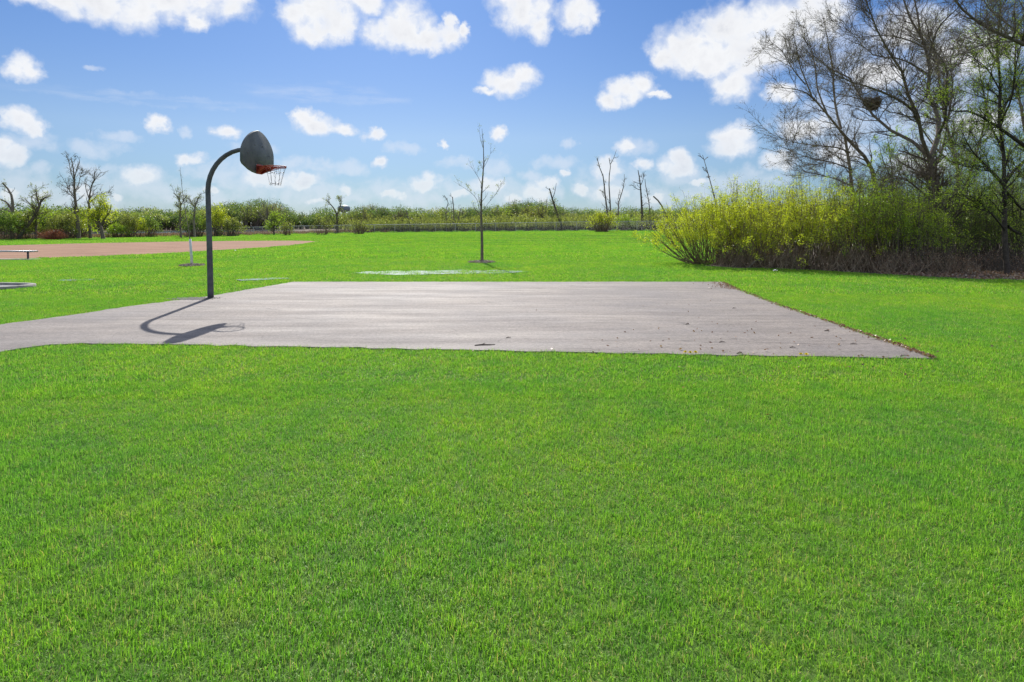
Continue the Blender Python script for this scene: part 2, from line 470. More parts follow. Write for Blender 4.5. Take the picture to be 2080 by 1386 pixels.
noisy('dandelion', (0.80, 0.64, 0.02), (0.88, 0.74, 0.03), 0.8, 40)
M['bark_dark'] = bark_mat('bark_dark', (0.11, 0.086, 0.072), (0.22, 0.18, 0.15))
M['bark_grey'] = bark_mat('bark_grey', (0.17, 0.15, 0.125), (0.30, 0.265, 0.225))
M['bark_mid'] = bark_mat('bark_mid', (0.15, 0.122, 0.10), (0.28, 0.235, 0.195))
M['bark_black'] = bark_mat('bark_black', (0.045, 0.036, 0.032), (0.10, 0.082, 0.07))
M['stem_brown'] = bark_mat('stem_brown', (0.15, 0.11, 0.075), (0.28, 0.21, 0.15), 5)
M['bramble'] = bark_mat('bramble', (0.24, 0.17, 0.115), (0.44, 0.35, 0.26), 5)
M['red_stem'] = bark_mat('red_stem', (0.28, 0.10, 0.06), (0.42, 0.17, 0.10), 5)
M['leaf_willow'] = leaf_mat('leaf_willow', [(0, (0.24, 0.30, 0.02)), (0.5, (0.50, 0.56, 0.03)), (1, (0.74, 0.75, 0.06))], 0.48)
M['leaf_fresh'] = leaf_mat('leaf_fresh', [(0, (0.16, 0.25, 0.02)), (0.5, (0.32, 0.46, 0.035)), (1, (0.48, 0.60, 0.06))], 0.5)
M['leaf_mid'] = leaf_mat('leaf_mid', [(0, (0.10, 0.17, 0.03)), (0.5, (0.20, 0.30, 0.045)), (1, (0.33, 0.44, 0.08))], 0.45)
M['leaf_olive'] = leaf_mat('leaf_olive', [(0, (0.13, 0.16, 0.04)), (0.5, (0.25, 0.29, 0.065)), (1, (0.42, 0.44, 0.12))], 0.45)
M['leaf_far'] = leaf_mat('leaf_far', [(0, (0.08, 0.14, 0.06)), (0.3, (0.18, 0.26, 0.07)), (0.6, (0.30, 0.37, 0.09)), (0.85, (0.46, 0.48, 0.14)), (1, (0.30, 0.25, 0.20))], 0.4, 1.2, 0.05, ((0.7, 0.85, 1.0), (1.15, 1.1, 0.9)))
M['leaf_bud'] = leaf_mat('leaf_bud', [(0, (0.09, 0.065, 0.035)), (0.6, (0.17, 0.15, 0.06)), (1, (0.28, 0.30, 0.08))], 0.4)
M['dead_leaf'] = leaf_mat('dead_leaf', [(0, (0.20, 0.10, 0.06)), (0.5, (0.40, 0.24, 0.17)), (0.85, (0.42, 0.31, 0.24)), (1, (0.55, 0.46, 0.40))], 0.25, 1.0)
M['reed'] = leaf_mat('reed', [(0, (0.11, 0.06, 0.045)), (0.4, (0.22, 0.13, 0.10)), (0.8, (0.34, 0.23, 0.18)), (1, (0.46, 0.37, 0.28))], 0.3, 1.0, 0.25, ((0.8, 0.75, 0.78), (1.15, 1.1, 1.0)))
M['rust_leaf'] = leaf_mat('rust_leaf', [(0, (0.25, 0.07, 0.04)), (1, (0.45, 0.18, 0.11))], 0.3, 1.0)


# ------------------------------------------------------------------ plane shapes
def inpoly(X, Y, poly):
    X = np.asarray(X); Y = np.asarray(Y); ins = np.zeros(X.shape, bool)
    n = len(poly)
    for i in range(n):
        x1, y1 = poly[i][:2]; x2, y2 = poly[(i + 1) % n][:2]
        if y1 == y2: continue
        c = ((y1 > Y) != (y2 > Y)) & (X < (x2 - x1) * (Y - y1) / (y2 - y1) + x1)
        ins ^= c
    return ins


def rough_edge(pts, step=0.25, amp=0.03, seed=1):
    rg = np.random.default_rng(seed); out = []
    for i in range(len(pts)):
        a = np.array(pts[i][:2], float); b = np.array(pts[(i + 1) % len(pts)][:2], float)
        L = np.linalg.norm(b - a); n = max(1, int(L / step)); nr = np.array([-(b - a)[1], (b - a)[0]]) / max(L, 1e-6)
        for k in range(n):
            out.append(a + (b - a) * k / n + (nr * rg.normal(0, amp) if k else 0))
    return np.array(out)


def sheet(name, poly, z, mat, thick=0.0):
    import bmesh
    bm = bmesh.new()
    vs = [bm.verts.new((float(p[0]), float(p[1]), float(ground_z(p[0], p[1])) + z)) for p in poly]
    f = bm.faces.new(vs)
    if thick:
        r = bmesh.ops.extrude_face_region(bm, geom=[f])
        for v in r['geom']:
            if isinstance(v, bmesh.types.BMVert): v.co.z -= thick
    bmesh.ops.recalc_face_normals(bm, faces=bm.faces)
    bmesh.ops.triangulate(bm, faces=bm.faces[:])
    me = bpy.data.meshes.new(name); bm.to_mesh(me); bm.free()
    me.materials.append(mat)
    o = bpy.data.objects.new(name, me); COL.objects.link(o)
    return o


# ground sheet reaching the horizon
def axis(fine, lo, hi, far):
    a = np.arange(lo, hi + 1e-6, fine)
    g = [hi]
    s = fine
    while g[-1] < far: s *= 1.25; g.append(g[-1] + s)
    l = [lo]; s = fine
    while l[-1] > -far: s *= 1.25; l.append(l[-1] - s)
    return np.concatenate([l[:0:-1], a, g[1:]])


xs = axis(3.0, -250, 120, 6000); ys = axis(3.0, -6, 380, 6000)
GX, GY = np.meshgrid(xs, ys)
GZ = ground_z(GX, GY)
nx, ny = len(xs), len(ys)
ii, jj = np.meshgrid(np.arange(nx - 1), np.arange(ny - 1))
q = jj * nx + ii
mb = MB(); mb.add(np.stack([GX, GY, GZ], -1).reshape(-1, 3), np.stack([q, q + 1, q + nx + 1, q + nx], -1).reshape(-1, 4))
o = mb.build('ground', M['soil'], smooth=True); tag(o, kind='structure')

mb = MB(); mb.add([(-2500, 125, -0.80), (-70, 125, -0.80), (-70, 420, -0.80), (-2500, 420, -0.80)], [(0, 1, 2, 3)])
o = mb.build('lake_water', M['water']); tag(o, kind='structure')

# asphalt court with the path that leaves it on the left
court_px = [(595, 574), (1030, 574), (1466, 574), (1504, 592), (1590, 625), (1660, 648), (1750, 679), (1830, 706), (1897, 731), (1300, 721.5), (900, 713), (560, 706.5), (330, 702), (185, 701)]
left_px = [(100, 703), (40, 711), (0, 718), (-300, 790), (-500, 850), (-700, 850), (-700, 790), (-300, 712), (0, 662), (140, 643), (280, 622), (428, 603)]
court = [gp(*p)[:2] for p in court_px + left_px]
seam_a = gp(185, 701)[:2]; seam_b = gp(140, 643)[:2]
court_poly = [gp(*p)[:2] for p in court_px] + [gp(140, 643)[:2], gp(280, 622)[:2], gp(428, 603)[:2]]
path_poly = [gp(185, 701)[:2]] + [gp(*p)[:2] for p in left_px[:10]]
# the path runs on a few decimetres under the court's lip, so that the seam between them is one plain line
path_poly = [seam_a + np.array([.45, .08])] + path_poly[1:] + [seam_b + np.array([.45, -.12])]
cp = rough_edge(court_poly, 0.16, 0.022, 5)
sd_ = seam_b - seam_a; sd_ /= np.linalg.norm(sd_)
near_seam = np.abs((cp - seam_a) @ np.array([-sd_[1], sd_[0]])) < .12
for k_ in np.nonzero(near_seam)[0]:
    cp[k_] = seam_a + sd_ * np.clip((cp[k_] - seam_a) @ sd_, 0, np.linalg.norm(seam_b - seam_a))
pp = rough_edge(path_poly, 0.2, 0.02, 6)
o = sheet('court', cp, 0.022, M['asphalt'], 0.06); tag(o, kind='structure')
o = sheet('path', pp, 0.0212, M['asphalt'], 0.06); tag(o, kind='structure')

inf_px = [(650, 492), (600, 499), (500, 506), (350, 515), (200, 522), (0, 527.5), (-150, 530), (-500, 532), (-900, 520), (-700, 505), (0, 499.5), (100, 497), (200, 494.5), (400, 491), (560, 489.8), (630, 490.3)]
infield = rough_edge([gp(*p)[:2] for p in inf_px], 1.2, 0.22, 8)
# finely split so that it follows the gentle rise of the field
def draped(name, poly, z, mat, res):
    import bmesh
    P = np.array(poly); x0, y0 = P.min(0); x1, y1 = P.max(0)
    bm = bmesh.new(); bm.faces.new([bm.verts.new((p[0], p[1], 0)) for p in P])
    for v in np.arange(x0 + res, x1, res):
        bmesh.ops.bisect_plane(bm, geom=bm.verts[:] + bm.edges[:] + bm.faces[:], plane_co=(v, 0, 0), plane_no=(1, 0, 0))
    for v in np.arange(y0 + res, y1, res):
        bmesh.ops.bisect_plane(bm, geom=bm.verts[:] + bm.edges[:] + bm.faces[:], plane_co=(0, v, 0), plane_no=(0, 1, 0))
    for v in bm.verts: v.co.z = float(ground_z(v.co.x, v.co.y)) + z
    for f in bm.faces:
        if f.normal.z < 0: f.normal_flip()
    me = bpy.data.meshes.new(name); bm.to_mesh(me); bm.free(); me.materials.append(mat)
    o = bpy.data.objects.new(name, me); COL.objects.link(o); return o
o = draped('infield_dirt', infield, 0.03, M['dirt'], 3.0); tag(o, kind='structure')

# woodland floor under the thicket on the right
floor_pts = [gp(1425, 540)[:2], gp(1480, 545)[:2], gp(1600, 547)[:2], gp(1720, 554)[:2], gp(1850, 561)[:2], gp(1960, 568)[:2], gp(2080, 571)[:2], (30, 18.5), (46, 26), (44, 60), (26, 60), (16, 40), (11.5, 31)]
wood_floor = rough_edge(floor_pts, 0.5, 0.12, 9)
o = draped('woodland_floor', wood_floor, 0.012, M['forest_floor'], 3.0); tag(o, kind='structure')

# playground pit
gcx, gcy = -15.75, 16.55
th = np.linspace(0, 2 * np.pi, 64, endpoint=False)
def sup(rx, ry, p=3.2):
    return np.stack([gcx + rx * np.sign(np.cos(th)) * np.abs(np.cos(th)) ** (2 / p), gcy + ry * np.sign(np.sin(th)) * np.abs(np.sin(th)) ** (2 / p)], -1)
pit_out, pit_in = sup(2.75, 0.78), sup(2.58, 0.62)
o = sheet('gravel_bed', pit_in, 0.03, M['gravel']); tag(o, kind='structure')
mb = MB(); n = 64
V = np.concatenate([np.c_[pit_out, np.full(n, 0.0)], np.c_[pit_out, np.full(n, 0.085)], np.c_[pit_in, np.full(n, 0.085)], np.c_[pit_in, np.full(n, 0.0)]])
i = np.arange(n); j = (i + 1) % n
fs = np.concatenate([np.stack([i + k * n, j + k * n, j + (k + 1) * n, i + (k + 1) * n], -1) for k in range(3)])
mb.add(V, fs)
o = mb.build('playground_border', M['concrete'], loc=(gcx, gcy, 0)); tag(o, 'low curved concrete edging round a dark gravel bed at the left edge', 'edging')

# ------------------------------------------------------------------ plants
def resample(P, K):
    P = np.array(P, float)
    # Catmull-Rom then even spacing
    Q = [P[0]]
    for a in range(len(P) - 1):
        p0 = P[max(a - 1, 0)]; p1 = P[a]; p2 = P[a + 1]; p3 = P[min(a + 2, len(P) - 1)]
        for u in np.linspace(0, 1, 7)[1:]:
            Q.append(0.5 * ((2 * p1) + (-p0 + p2) * u + (2 * p0 - 5 * p1 + 4 * p2 - p3) * u * u + (-p0 + 3 * p1 - 3 * p2 + p3) * u ** 3))
    Q = np.array(Q); s = np.r_[0, np.cumsum(np.linalg.norm(np.diff(Q, axis=0), axis=1))]
    t = np.linspace(0, s[-1], K)
    return np.stack([np.interp(t, s, Q[:, c]) for c in range(3)], -1)


def unit(v):
    return v / (np.linalg.norm(v, axis=-1, keepdims=True) + 1e-12)


def lerp_on(P, R, idx, t):
    K = P.shape[1]; u = t * (K - 1); k = np.minimum(u.astype(int), K - 2); f = (u - k)[:, None]
    a = P[idx, k]; b = P[idx, k + 1]
    return a * (1 - f) + b * f, unit(b - a), R[idx, k] * (1 - f[:, 0]) + R[idx, k + 1] * f[:, 0]


def grow(P, R, n, t0, t1, ang, L, rg, lenfall=0.4, wander=0.12, up=0.1, K=6, rmul=0.55, rmin=0.003, tip=0.25, flat=None):
    N = len(P); w = np.linalg.norm(P[:, -1] - P[:, 0], axis=1) + 0.01
    idx = rg.choice(N, n, p=w / w.sum()); t = rg.uniform(t0, t1, n)
    pos, tan, r = lerp_on(P, R, idx, t)
    rv = rg.normal(size=(n, 3)); perp = unit(rv - (rv * tan).sum(1, keepdims=True) * tan)
    a = np.radians(ang) * rg.uniform(0.6, 1.3, n)[:, None]
    d = np.cos(a) * tan + np.sin(a) * perp; d[:, 2] += up; d = unit(d)
    ln = L * rg.uniform(0.45, 1.25, n) * (1 - lenfall * t)
    out = np.empty((n, K, 3)); out[:, 0] = pos; cur = d
    for k in range(1, K):
        cur = cur + rg.normal(0, wander, (n, 3)); cur[:, 2] += up * 0.35; cur = unit(cur)
        out[:, k] = out[:, k - 1] + cur * (ln / (K - 1))[:, None]
    r0 = np.maximum(r * rmul, rmin)
    RR = r0[:, None] * np.linspace(1, tip, K)[None, :]
    return out, np.maximum(RR, rmin * 0.5)


def leaves(mb, P, n, size, rg, t0=0.1, t1=1.0, spread=0.02, aspect=0.5, along=None, sel=None):
    N = len(P); idx = rg.integers(0, N, n) if sel is None else rg.choice(sel, n)
    t = rg.uniform(t0, t1, n)
    pos, tan, _ = lerp_on(P, np.ones(P.shape[:2]), idx, t)
    pos = pos + rg.normal(0, spread, (n, 3))
    d = unit(rg.normal(size=(n, 3)) + tan * 0.8 + np.array([0, 0, 0.2])); s_ = unit(np.cross(d, rg.normal(size=(n, 3))))
    sz = size * rg.uniform(0.55, 1.35, n)[:, None]
    V = np.stack([pos, pos + d * sz * .5 + s_ * sz * aspect * .5, pos + d * sz, pos + d * sz * .5 - s_ * sz * aspect * .5], 1)
    f = np.arange(n * 4).reshape(-1, 4)
    mb.add(V.reshape(-1, 3), f, np.repeat(np.clip(rg.normal(0.5, 0.24, n), 0, 1), 4))


def limbs_arr(limbs, K=9):
    P = np.array([resample(l[0], K) for l in limbs]); R = np.array([np.linspace(l[1], l[2], K) for l in limbs])
    return P, R


def plant(name, label, cat, base, limbs, levels, leaf=None, bark='bark_mid', leafmat='leaf_bud', seed=1, group=None, stem_name='trunk', crown='foliage', twigs_in='crown', sides=6):
    """limbs: traced or generated main axes; levels: dicts for grow(); leaf: dict for leaves()"""
    rg = np.random.default_rng(seed)
    root = empty(name, base); tag(root, label, cat, group)
    P, R = limbs if isinstance(limbs, tuple) else limbs_arr(limbs)
    mb = MB(); mb.tubes(P, R, sides); mb.build(stem_name, M[bark], root, smooth=True)
    allP = P; cur = (P, R); tw = MB(); any_tw = False; gen = []
    for i, lv in enumerate(levels):
        lv = dict(lv); src = lv.pop('src', 'last')
        S = cur if src == 'last' else (P, R)
        C = grow(S[0], S[1], rg=rg, **lv); gen.append(C)
        tw.tubes(C[0], C[1], 4 if i == 0 else 3); any_tw = True; cur = C
    if any_tw: tw.build(twigs_in, M[bark], root)
    if leaf:
        lb = MB(); lf = dict(leaf); n = lf.pop('n')
        Q = gen[-1][0] if gen else P
        if lf.pop('zmin', None) is not None:
            pass
        leaves(lb, Q, n, rg=rg, **lf)
        lb.build(crown, M[leafmat], root)
    return root


def auto_trunk(base, h, lean, rg, r, K=9, wander=0.05):
    P = [np.array(base, float)]; d = unit(np.array([lean[0], lean[1], 1.0]))
    for k in range(K - 1):
        d = unit(d + rg.normal(0, wander, 3)); P.append(P[-1] + d * h / (K - 1))
    P = np.array(P); P[:, 2] = base[2] + (P[:, 2] - base[2]) * h / max(P[-1, 2] - base[2], 0.1)
    return P, np.linspace(r, r * 0.2, K)


def shrub(name, label, cat, base, w, dpt, h, nst, seed, leafmat='leaf_fresh', bark='stem_brown', nleaf=5000, lsize=0.05, lt0=0.5, spread_ang=45, group=None, base_w=0.35, twigs=4.0, tt0=0.42, up=0.12, leafy=True, rst=0.018, lspread=0.06, ztop=1.0, clump=0.36):
    rg = np.random.default_rng(seed)
    base = np.array(base, float)
    ux = rg.uniform(-1, 1, nst); uy = rg.uniform(-1, 1, nst)
    bs = np.stack([base[0] + ux * w * 0.5 * base_w, base[1] + uy * dpt * 0.5 * base_w, np.zeros(nst)], -1)
    bs[:, 2] = ground_z(bs[:, 0], bs[:, 1])
    endx = base[0] + (ux * 0.75 + rg.normal(0, 0.22, nst)) * w * 0.5; endy = base[1] + (uy * 0.7 + rg.normal(0, 0.25, nst)) * dpt * 0.5
    rr = np.sqrt(((endx - base[0]) / (w * .5)) ** 2 + ((endy - base[1]) / (dpt * .5)) ** 2)
    endz = base[2] + h * ztop * np.sqrt(np.clip(1.12 - 0.8 * np.minimum(rr, 1.05) ** 2, 0.12, 1)) * rg.uniform(0.6, 1.02, nst)
    K = 7; P = np.empty((nst, K, 3))
    for k, u in enumerate(np.linspace(0, 1, K)):
        hx = u ** 0.85
        P[:, k, 0] = bs[:, 0] + (endx - bs[:, 0]) * hx; P[:, k, 1] = bs[:, 1] + (endy - bs[:, 1]) * hx
        P[:, k, 2] = bs[:, 2] + (endz - bs[:, 2]) * u ** 1.12
    P[:, 1:] += rg.normal(0, 0.03, (nst, K - 1, 3)) * h / 3
    R = np.linspace(1, 0.3, K)[None, :] * rg.uniform(0.5, 1.2, nst)[:, None] * rst
    root = empty(name, base); tag(root, label, cat, group)
    tb = MB(); tb.tubes(P, R, 4); nt = int(nst * twigs)
    tb2 = None
    C = grow(P, R, nt, tt0, 0.98, 48, h * 0.24, rg, 0.3, 0.18, up * .7, 5, 0.6, rst * 0.20)
    tb.tubes(C[0], C[1], 3)
    C = grow(C[0], C[1], nt * 2, .15, 1, 46, h * 0.10, rg, 0.2, 0.22, up * .5, 4, 0.6, rst * 0.14)
    tb.tubes(C[0], C[1], 3)
    tb.build('stems', M[bark], root)
    if leafy:
        lb = MB(); sel = rg.permutation(len(C[0]))[:max(4, int(len(C[0]) * clump))]; leaves(lb, C[0], int(nleaf * 0.75), lsize, rg, 0.1, 1, lspread, sel=sel); leaves(lb, P, int(nleaf * 0.25), lsize, rg, lt0, 1, lspread)
        lb.build('foliage', M[leafmat], root)
    return root


# ------------------------------------------------------------------ basketball hoop
pb = gp(428, 607); pb[2] = 0.022
nrm = np.array([0.99, -0.15, 0]); nrm /= np.linalg.norm(nrm); wid = np.array([0.15, 0.99, 0]); wid /= np.linalg.norm(wid)
root = empty('basketball_hoop', pb)
tag(root, 'gooseneck basketball hoop with grey fan backboard standing at the left edge of the court', 'basketball hoop')
UP = np.array([0, 0, 1.0])
def hp(r, z, s=0.0): return pb + nrm * r + UP * (z - pb[2]) + wid * s
top_z = 3.42; rad = 0.92
prof = [hp(-0.0, 0.0), hp(-0.03, 1.2), hp(-0.07, top_z - rad)]
for a in np.linspace(0, 90, 10)[1:]:
    prof.append(hp(-0.07 + rad - rad * math.cos(math.radians(a)), top_z - rad + rad * math.sin(math.radians(a))))
prof.append(hp(1.12, top_z + 0.005))
pr = []
for a_, b_ in zip(prof[:-1], prof[1:]):
    m_ = max(1, int(np.linalg.norm(b_ - a_) / 0.12)); pr += [a_ + (b_ - a_) * k / m_ for k in range(m_)]
pr.append(prof[-1]); pr = np.array(pr)
rr_ = np.interp(np.arange(len(pr)) / len(pr), [0, .3, 1], [0.068, 0.062, 0.048])
mb = MB(); mb.tubes(pr, rr_, 24, cap=True); mb.build('pole', M['pole_paint'], root, smooth=True)
mb = MB(); mb.tubes(np.array([hp(0, 0.0), hp(0, 0.012)]), np.array([0.115, 0.11]), 20, cap=True); mb.build('base_collar', M['dark_steel'], root)
# fan backboard, thick aluminium casting with a folded rim
bw, bb, bt = 0.64, 2.86, 3.84
def board_outline(sc_=1.0):
    pts = []
    cz = 3.28
    for a in np.linspace(0, 180, 41):
        x_ = math.cos(math.radians(a)); z_ = math.sin(math.radians(a))
        pts.append((bw * np.sign(x_) * (1 - z_ ** 1.8) ** .65 if 0 < a < 180 else bw * x_, cz + (bt - cz) * z_))
    pts += [(-bw, 3.10), (-bw * 0.93, 3.04), (-bw * 0.55, 2.93), (-bw * 0.28, 2.885), (0, bb), (bw * .28, 2.885), (bw * 0.55, 2.93), (bw * 0.93, 3.04), (bw, 3.10)]
    P = np.array(pts); c = np.array([0, 3.3]); return (P - c) * sc_ + c
o1 = board_outline(); o2 = board_outline(0.985); n = len(o1)
br = 1.20
def ring(o_, r): return np.array([hp(r, z_, s_) for s_, z_ in o_])
mb = MB()
V = np.concatenate([ring(o2, br), ring(o1, br - 0.012), ring(o1, br - 0.065), ring(o2, br - 0.065), ring(o2, br - 0.028)])
i = np.arange(n); j = (i + 1) % n
mb.add(V, np.concatenate([np.stack([i + k * n, i + (k + 1) * n, j + (k + 1) * n, j + k * n], -1) for k in range(4)]))
mb.Fc.append(np.arange(n)[None, :]); mb.Fc.append((np.arange(n) + 4 * n)[None, ::-1])
mb.build('backboard', M['board_metal'], root)
for s_, z_ in ((-.12, 3.06), (.12, 3.06), (-.16, 3.5), (.16, 3.5), (-.45, 3.3), (.45, 3.3)):
    mb = MB(); mb.tubes(np.array([hp(br - 0.012, z_, s_), hp(br + 0.014, z_, s_)]), np.array([0.016, 0.013]), 6, cap=True); mb.build('bolt', M['chain_steel'], root)
# casting that joins the arm to the back of the board
mb = MB()
for s_ in (-0.16, 0.16):
    for z_ in (3.1, 3.5):
        mb.tubes(np.array([hp(1.06, top_z, 0), hp(br - 0.03, z_, s_)]), np.array([0.028, 0.022]), 8)
mb.tubes(np.array([hp(1.02, top_z), hp(1.14, top_z)]), np.array([0.062, 0.062]), 18, cap=True)
mb.build('board_bracket', M['pole_paint'], root)
# rim
rz = 3.02; rc = br + 0.16 + 0.235
ra = np.linspace(0, 2 * np.pi, 49)
mb = MB()
rp = np.array([hp(rc + 0.235 * math.cos(a), rz, 0.235 * math.sin(a)) for a in ra]); mb.tubes(rp, np.full(49, 0.011), 8)
rp2 = rp - UP * 0.024; mb.tubes(rp2, np.full(49, 0.008), 8)
rim = mb.build('rim', M['rim_paint'], root, smooth=True)
mb = MB()
def hbox(r0, r1, s0, s1, z0, z1): mb.box(r0, r1, s0, s1, z0, z1, M=lambda v: hp(v[0], v[2], v[1]))
hbox(br + 0.002, br + 0.012, -0.11, 0.11, rz - 0.17, rz + 0.05)
hbox(br + 0.012, br + 0.17, -0.10, 0.10, rz + 0.004, rz + 0.012)
for s_ in (-0.11, 0.11):
    s2 = math.copysign(0.21, s_)
    V = [hp(br + 0.012, rz + 0.01, s_), hp(br + 0.012, rz - 0.165, s_), hp(rc - 0.08, rz - 0.012, s2), hp(rc - 0.08, rz + 0.01, s2)]
    V2 = [v + wid * 0.006 for v in V]
    mb.add(V + V2, [(0, 1, 2, 3), (7, 6, 5, 4), (0, 4, 5, 1), (1, 5, 6, 2), (2, 6, 7, 3), (3, 7, 4, 0)])
    mb.tubes(np.array([hp(br + 0.012, rz - 0.15, s_ * .7), hp(rc + 0.0, rz - 0.02, s2 * 1.08)]), np.array([0.008, 0.008]), 6)
mb.build('rim_bracket', M['rim_paint'], root)
# chain net
mb = MB(); rgn = np.random.default_rng(4); nn = 12
for k in range(nn):
    a = 2 * math.pi * k / nn
    if k in (2, 7, 8): continue
    pts = []
    for u in np.linspace(0, 1, 9):
        rr = 0.232 - 0.115 * u ** 0.8
        aa = a + 0.12 * math.sin(u * 3 + k) + 0.05 * rgn.normal()
        pts.append(hp(rc + rr * math.cos(aa), rz - 0.02 - 0.40 * u - (0.03 * rgn.random() if u == 1 else 0), rr * math.sin(aa)))
    mb.tubes(np.array(pts), np.full(9, 0.0034), 4)
for u, w in ((0.30, 0.004), (0.92, 0.005)):
    rr = 0.232 - 0.115 * u ** 0.8
    pts = np.array([hp(rc + rr * math.cos(a), rz - 0.02 - 0.40 * u + 0.012 * math.sin(6 * a), rr * math.sin(a)) for a in ra])
    mb.tubes(pts, np.full(49, w), 5)
mb.build('chain_net', M['chain_steel'], root)

# crumbled patch of asphalt at the foot of the pole
mb = MB(); rg = np.random.default_rng(12); n = 1500
cx_, cy_ = pb[0] - 0.55, pb[1] - 0.18
px_ = cx_ + rg.normal(0, 0.20, n) + 0.26; py_ = cy_ + rg.normal(0, 0.11, n)
for c in range(n):
    s_ = rg.uniform(0.006, 0.02); a = rg.random() * 6
    P_ = np.array([px_[c], py_[c], 0.023]); D = np.array([math.cos(a), math.sin(a), 0]) * s_; E = np.array([-D[1], D[0], 0]) * 0.7
    mb.add([P_ - D - E, P_ + D - E, P_ + D * .8 + E, P_ - D * .7 + E, P_ + [0, 0, s_ * .7]], [(0, 1, 4), (1, 2, 4), (2, 3, 4), (3, 0, 4)])
o = mb.build('loose_asphalt_gravel', M['border_dark']); tag(o, 'dark loose gravel crumbling on the asphalt beside the hoop pole', 'gravel', kind='stuff')

# ------------------------------------------------------------------ bench at the infield
bb_ = gp(57, 527.5); root = empty('bench', bb_)
tag(root, 'backless aluminium bench on a steel leg before the dirt infield', 'bench')
bx, by, bz = bb_
mb = MB(); mb.box(bx - 4.3, bx + 0.40, by - 0.13, by + 0.13, bz + 0.40, bz + 0.44); mb.box(bx - 4.3, bx + 0.40, by - 0.13, by - 0.105, bz + 0.375, bz + 0.3995); mb.box(bx - 4.3, bx + 0.40, by + 0.105, by + 0.13, bz + 0.375, bz + 0.3995)
mb.build('seat', M['aluminium'], root)
for dx in (0, -1.9, -3.8):
    mb = MB(); mb.tubes(np.array([[bx + dx, by, bz - 0.02], [bx + dx - 0.01, by, bz + 0.37]]), np.array([0.045, 0.045]), 10, cap=True)
    mb.box(bx + dx - 0.1, bx + dx + 0.1, by - 0.10, by + 0.10, bz + 0.36, bz + 0.374)
    mb.build('leg', M['dark_steel'], root)
mb = MB(); mb.box(bx - 4.0, bx + 0.55, by - 0.55, by + 0.15, bz - 0.05, bz + 0.035)
o = mb.build('concrete_pad', M['concrete'], loc=(bx, by - .2, bz)); tag(o, 'thin concrete slab in the grass under the aluminium bench', 'slab')

# ------------------------------------------------------------------ chain-link fence
FD = 93.0
fpx = np.array([477, 576, 756, 975, 1200, 1300, 1500])
X0, X1 = (474 - CX) / F * FD, 42.0
root = empty('chain_link_fence', (X0, FD, float(ground_z(X0, FD))))
tag(root, 'long silver chain link fence along the far side of the lawn', 'fence')
def ftop(x): return float(ground_z(x, FD)) + float(np.interp(x, [-42, -10, 20, 45], [1.28, 1.30, 1.52, 1.55]))
fx = np.arange(X0, X1, 3.05)
mb = MB(); xx = np.arange(X0, X1 + .1, 3.05)
mb.tubes(np.array([[x, FD, ftop(x)] for x in xx]), np.full(len(xx), 0.042), 6); mb.build('top_rail', M['galvanised'], root)
for x in fx:
    mb = MB(); mb.tubes(np.array([[x, FD, float(ground_z(x, FD)) - .1], [x, FD, ftop(x) - 0.045]]), np.array([0.036, 0.036]), 6, cap=True); mb.build('post', M['galvanised'], root)
mb = MB(); s_ = 0.09; xs_ = np.arange(X0, X1 - 1.3, s_)
z0_ = ground_z(xs_, FD) + 0.03; h_ = np.array([ftop(x) for x in xs_]) - z0_ - 0.05
A_ = np.stack([np.c_[xs_, np.full_like(xs_, FD - .05), z0_], np.c_[xs_ + h_, np.full_like(xs_, FD - .05), z0_ + h_]], 1)
B_ = np.stack([np.c_[xs_ + h_, np.full_like(xs_, FD - .055), z0_], np.c_[xs_, np.full_like(xs_, FD - .055), z0_ + h_]], 1)
mb.tubes(A_, np.full((len(xs_), 2), 0.0030), 3); mb.tubes(B_, np.full((len(xs_), 2), 0.0030), 3)
mb.build('wire_mesh', M['galvanised'], root)

# ------------------------------------------------------------------ young lawn trees
def mulch(base, r, label, seed):
    rg = np.random.default_rng(seed); n = 900; mb = MB()
    a = rg.random(n) * 6.283; q = r * np.sqrt(rg.random(n)); P_ = np.stack([base[0] + q * np.cos(a), base[1] + q * np.sin(a), np.zeros(n)], -1)
    P_[:, 2] = base[2] + 0.055 * (1 - (q / r) ** 2) + rg.uniform(0, 0.03, n) + 0.02
    d = unit(rg.normal(size=(n, 3)) * [1, 1, 0.3]); s_ = unit(np.cross(d, rg.normal(size=(n, 3)))); L = rg.uniform(0.03, 0.09, n)[:, None]
    V = np.stack([P_ - d * L, P_ + s_ * L * .3, P_ + d * L, P_ - s_ * L * .3], 1); mb.add(V.reshape(-1, 3), np.arange(4 * n).reshape(-1, 4))
    k = 24; an = np.arange(k) / k * 6.283
    V = np.concatenate([np.c_[base[0] + r * np.cos(an), base[1] + r * np.sin(an), np.full(k, base[2] + 0.0)], [[base[0], base[1], base[2] + 0.06]]])
    mb.add(V, np.stack([np.arange(k), (np.arange(k) + 1) % k, np.full(k, k)], -1))
    o = mb.build('mulch_ring', M['mulch'], loc=base); tag(o, label, 'mulch', kind='stuff')

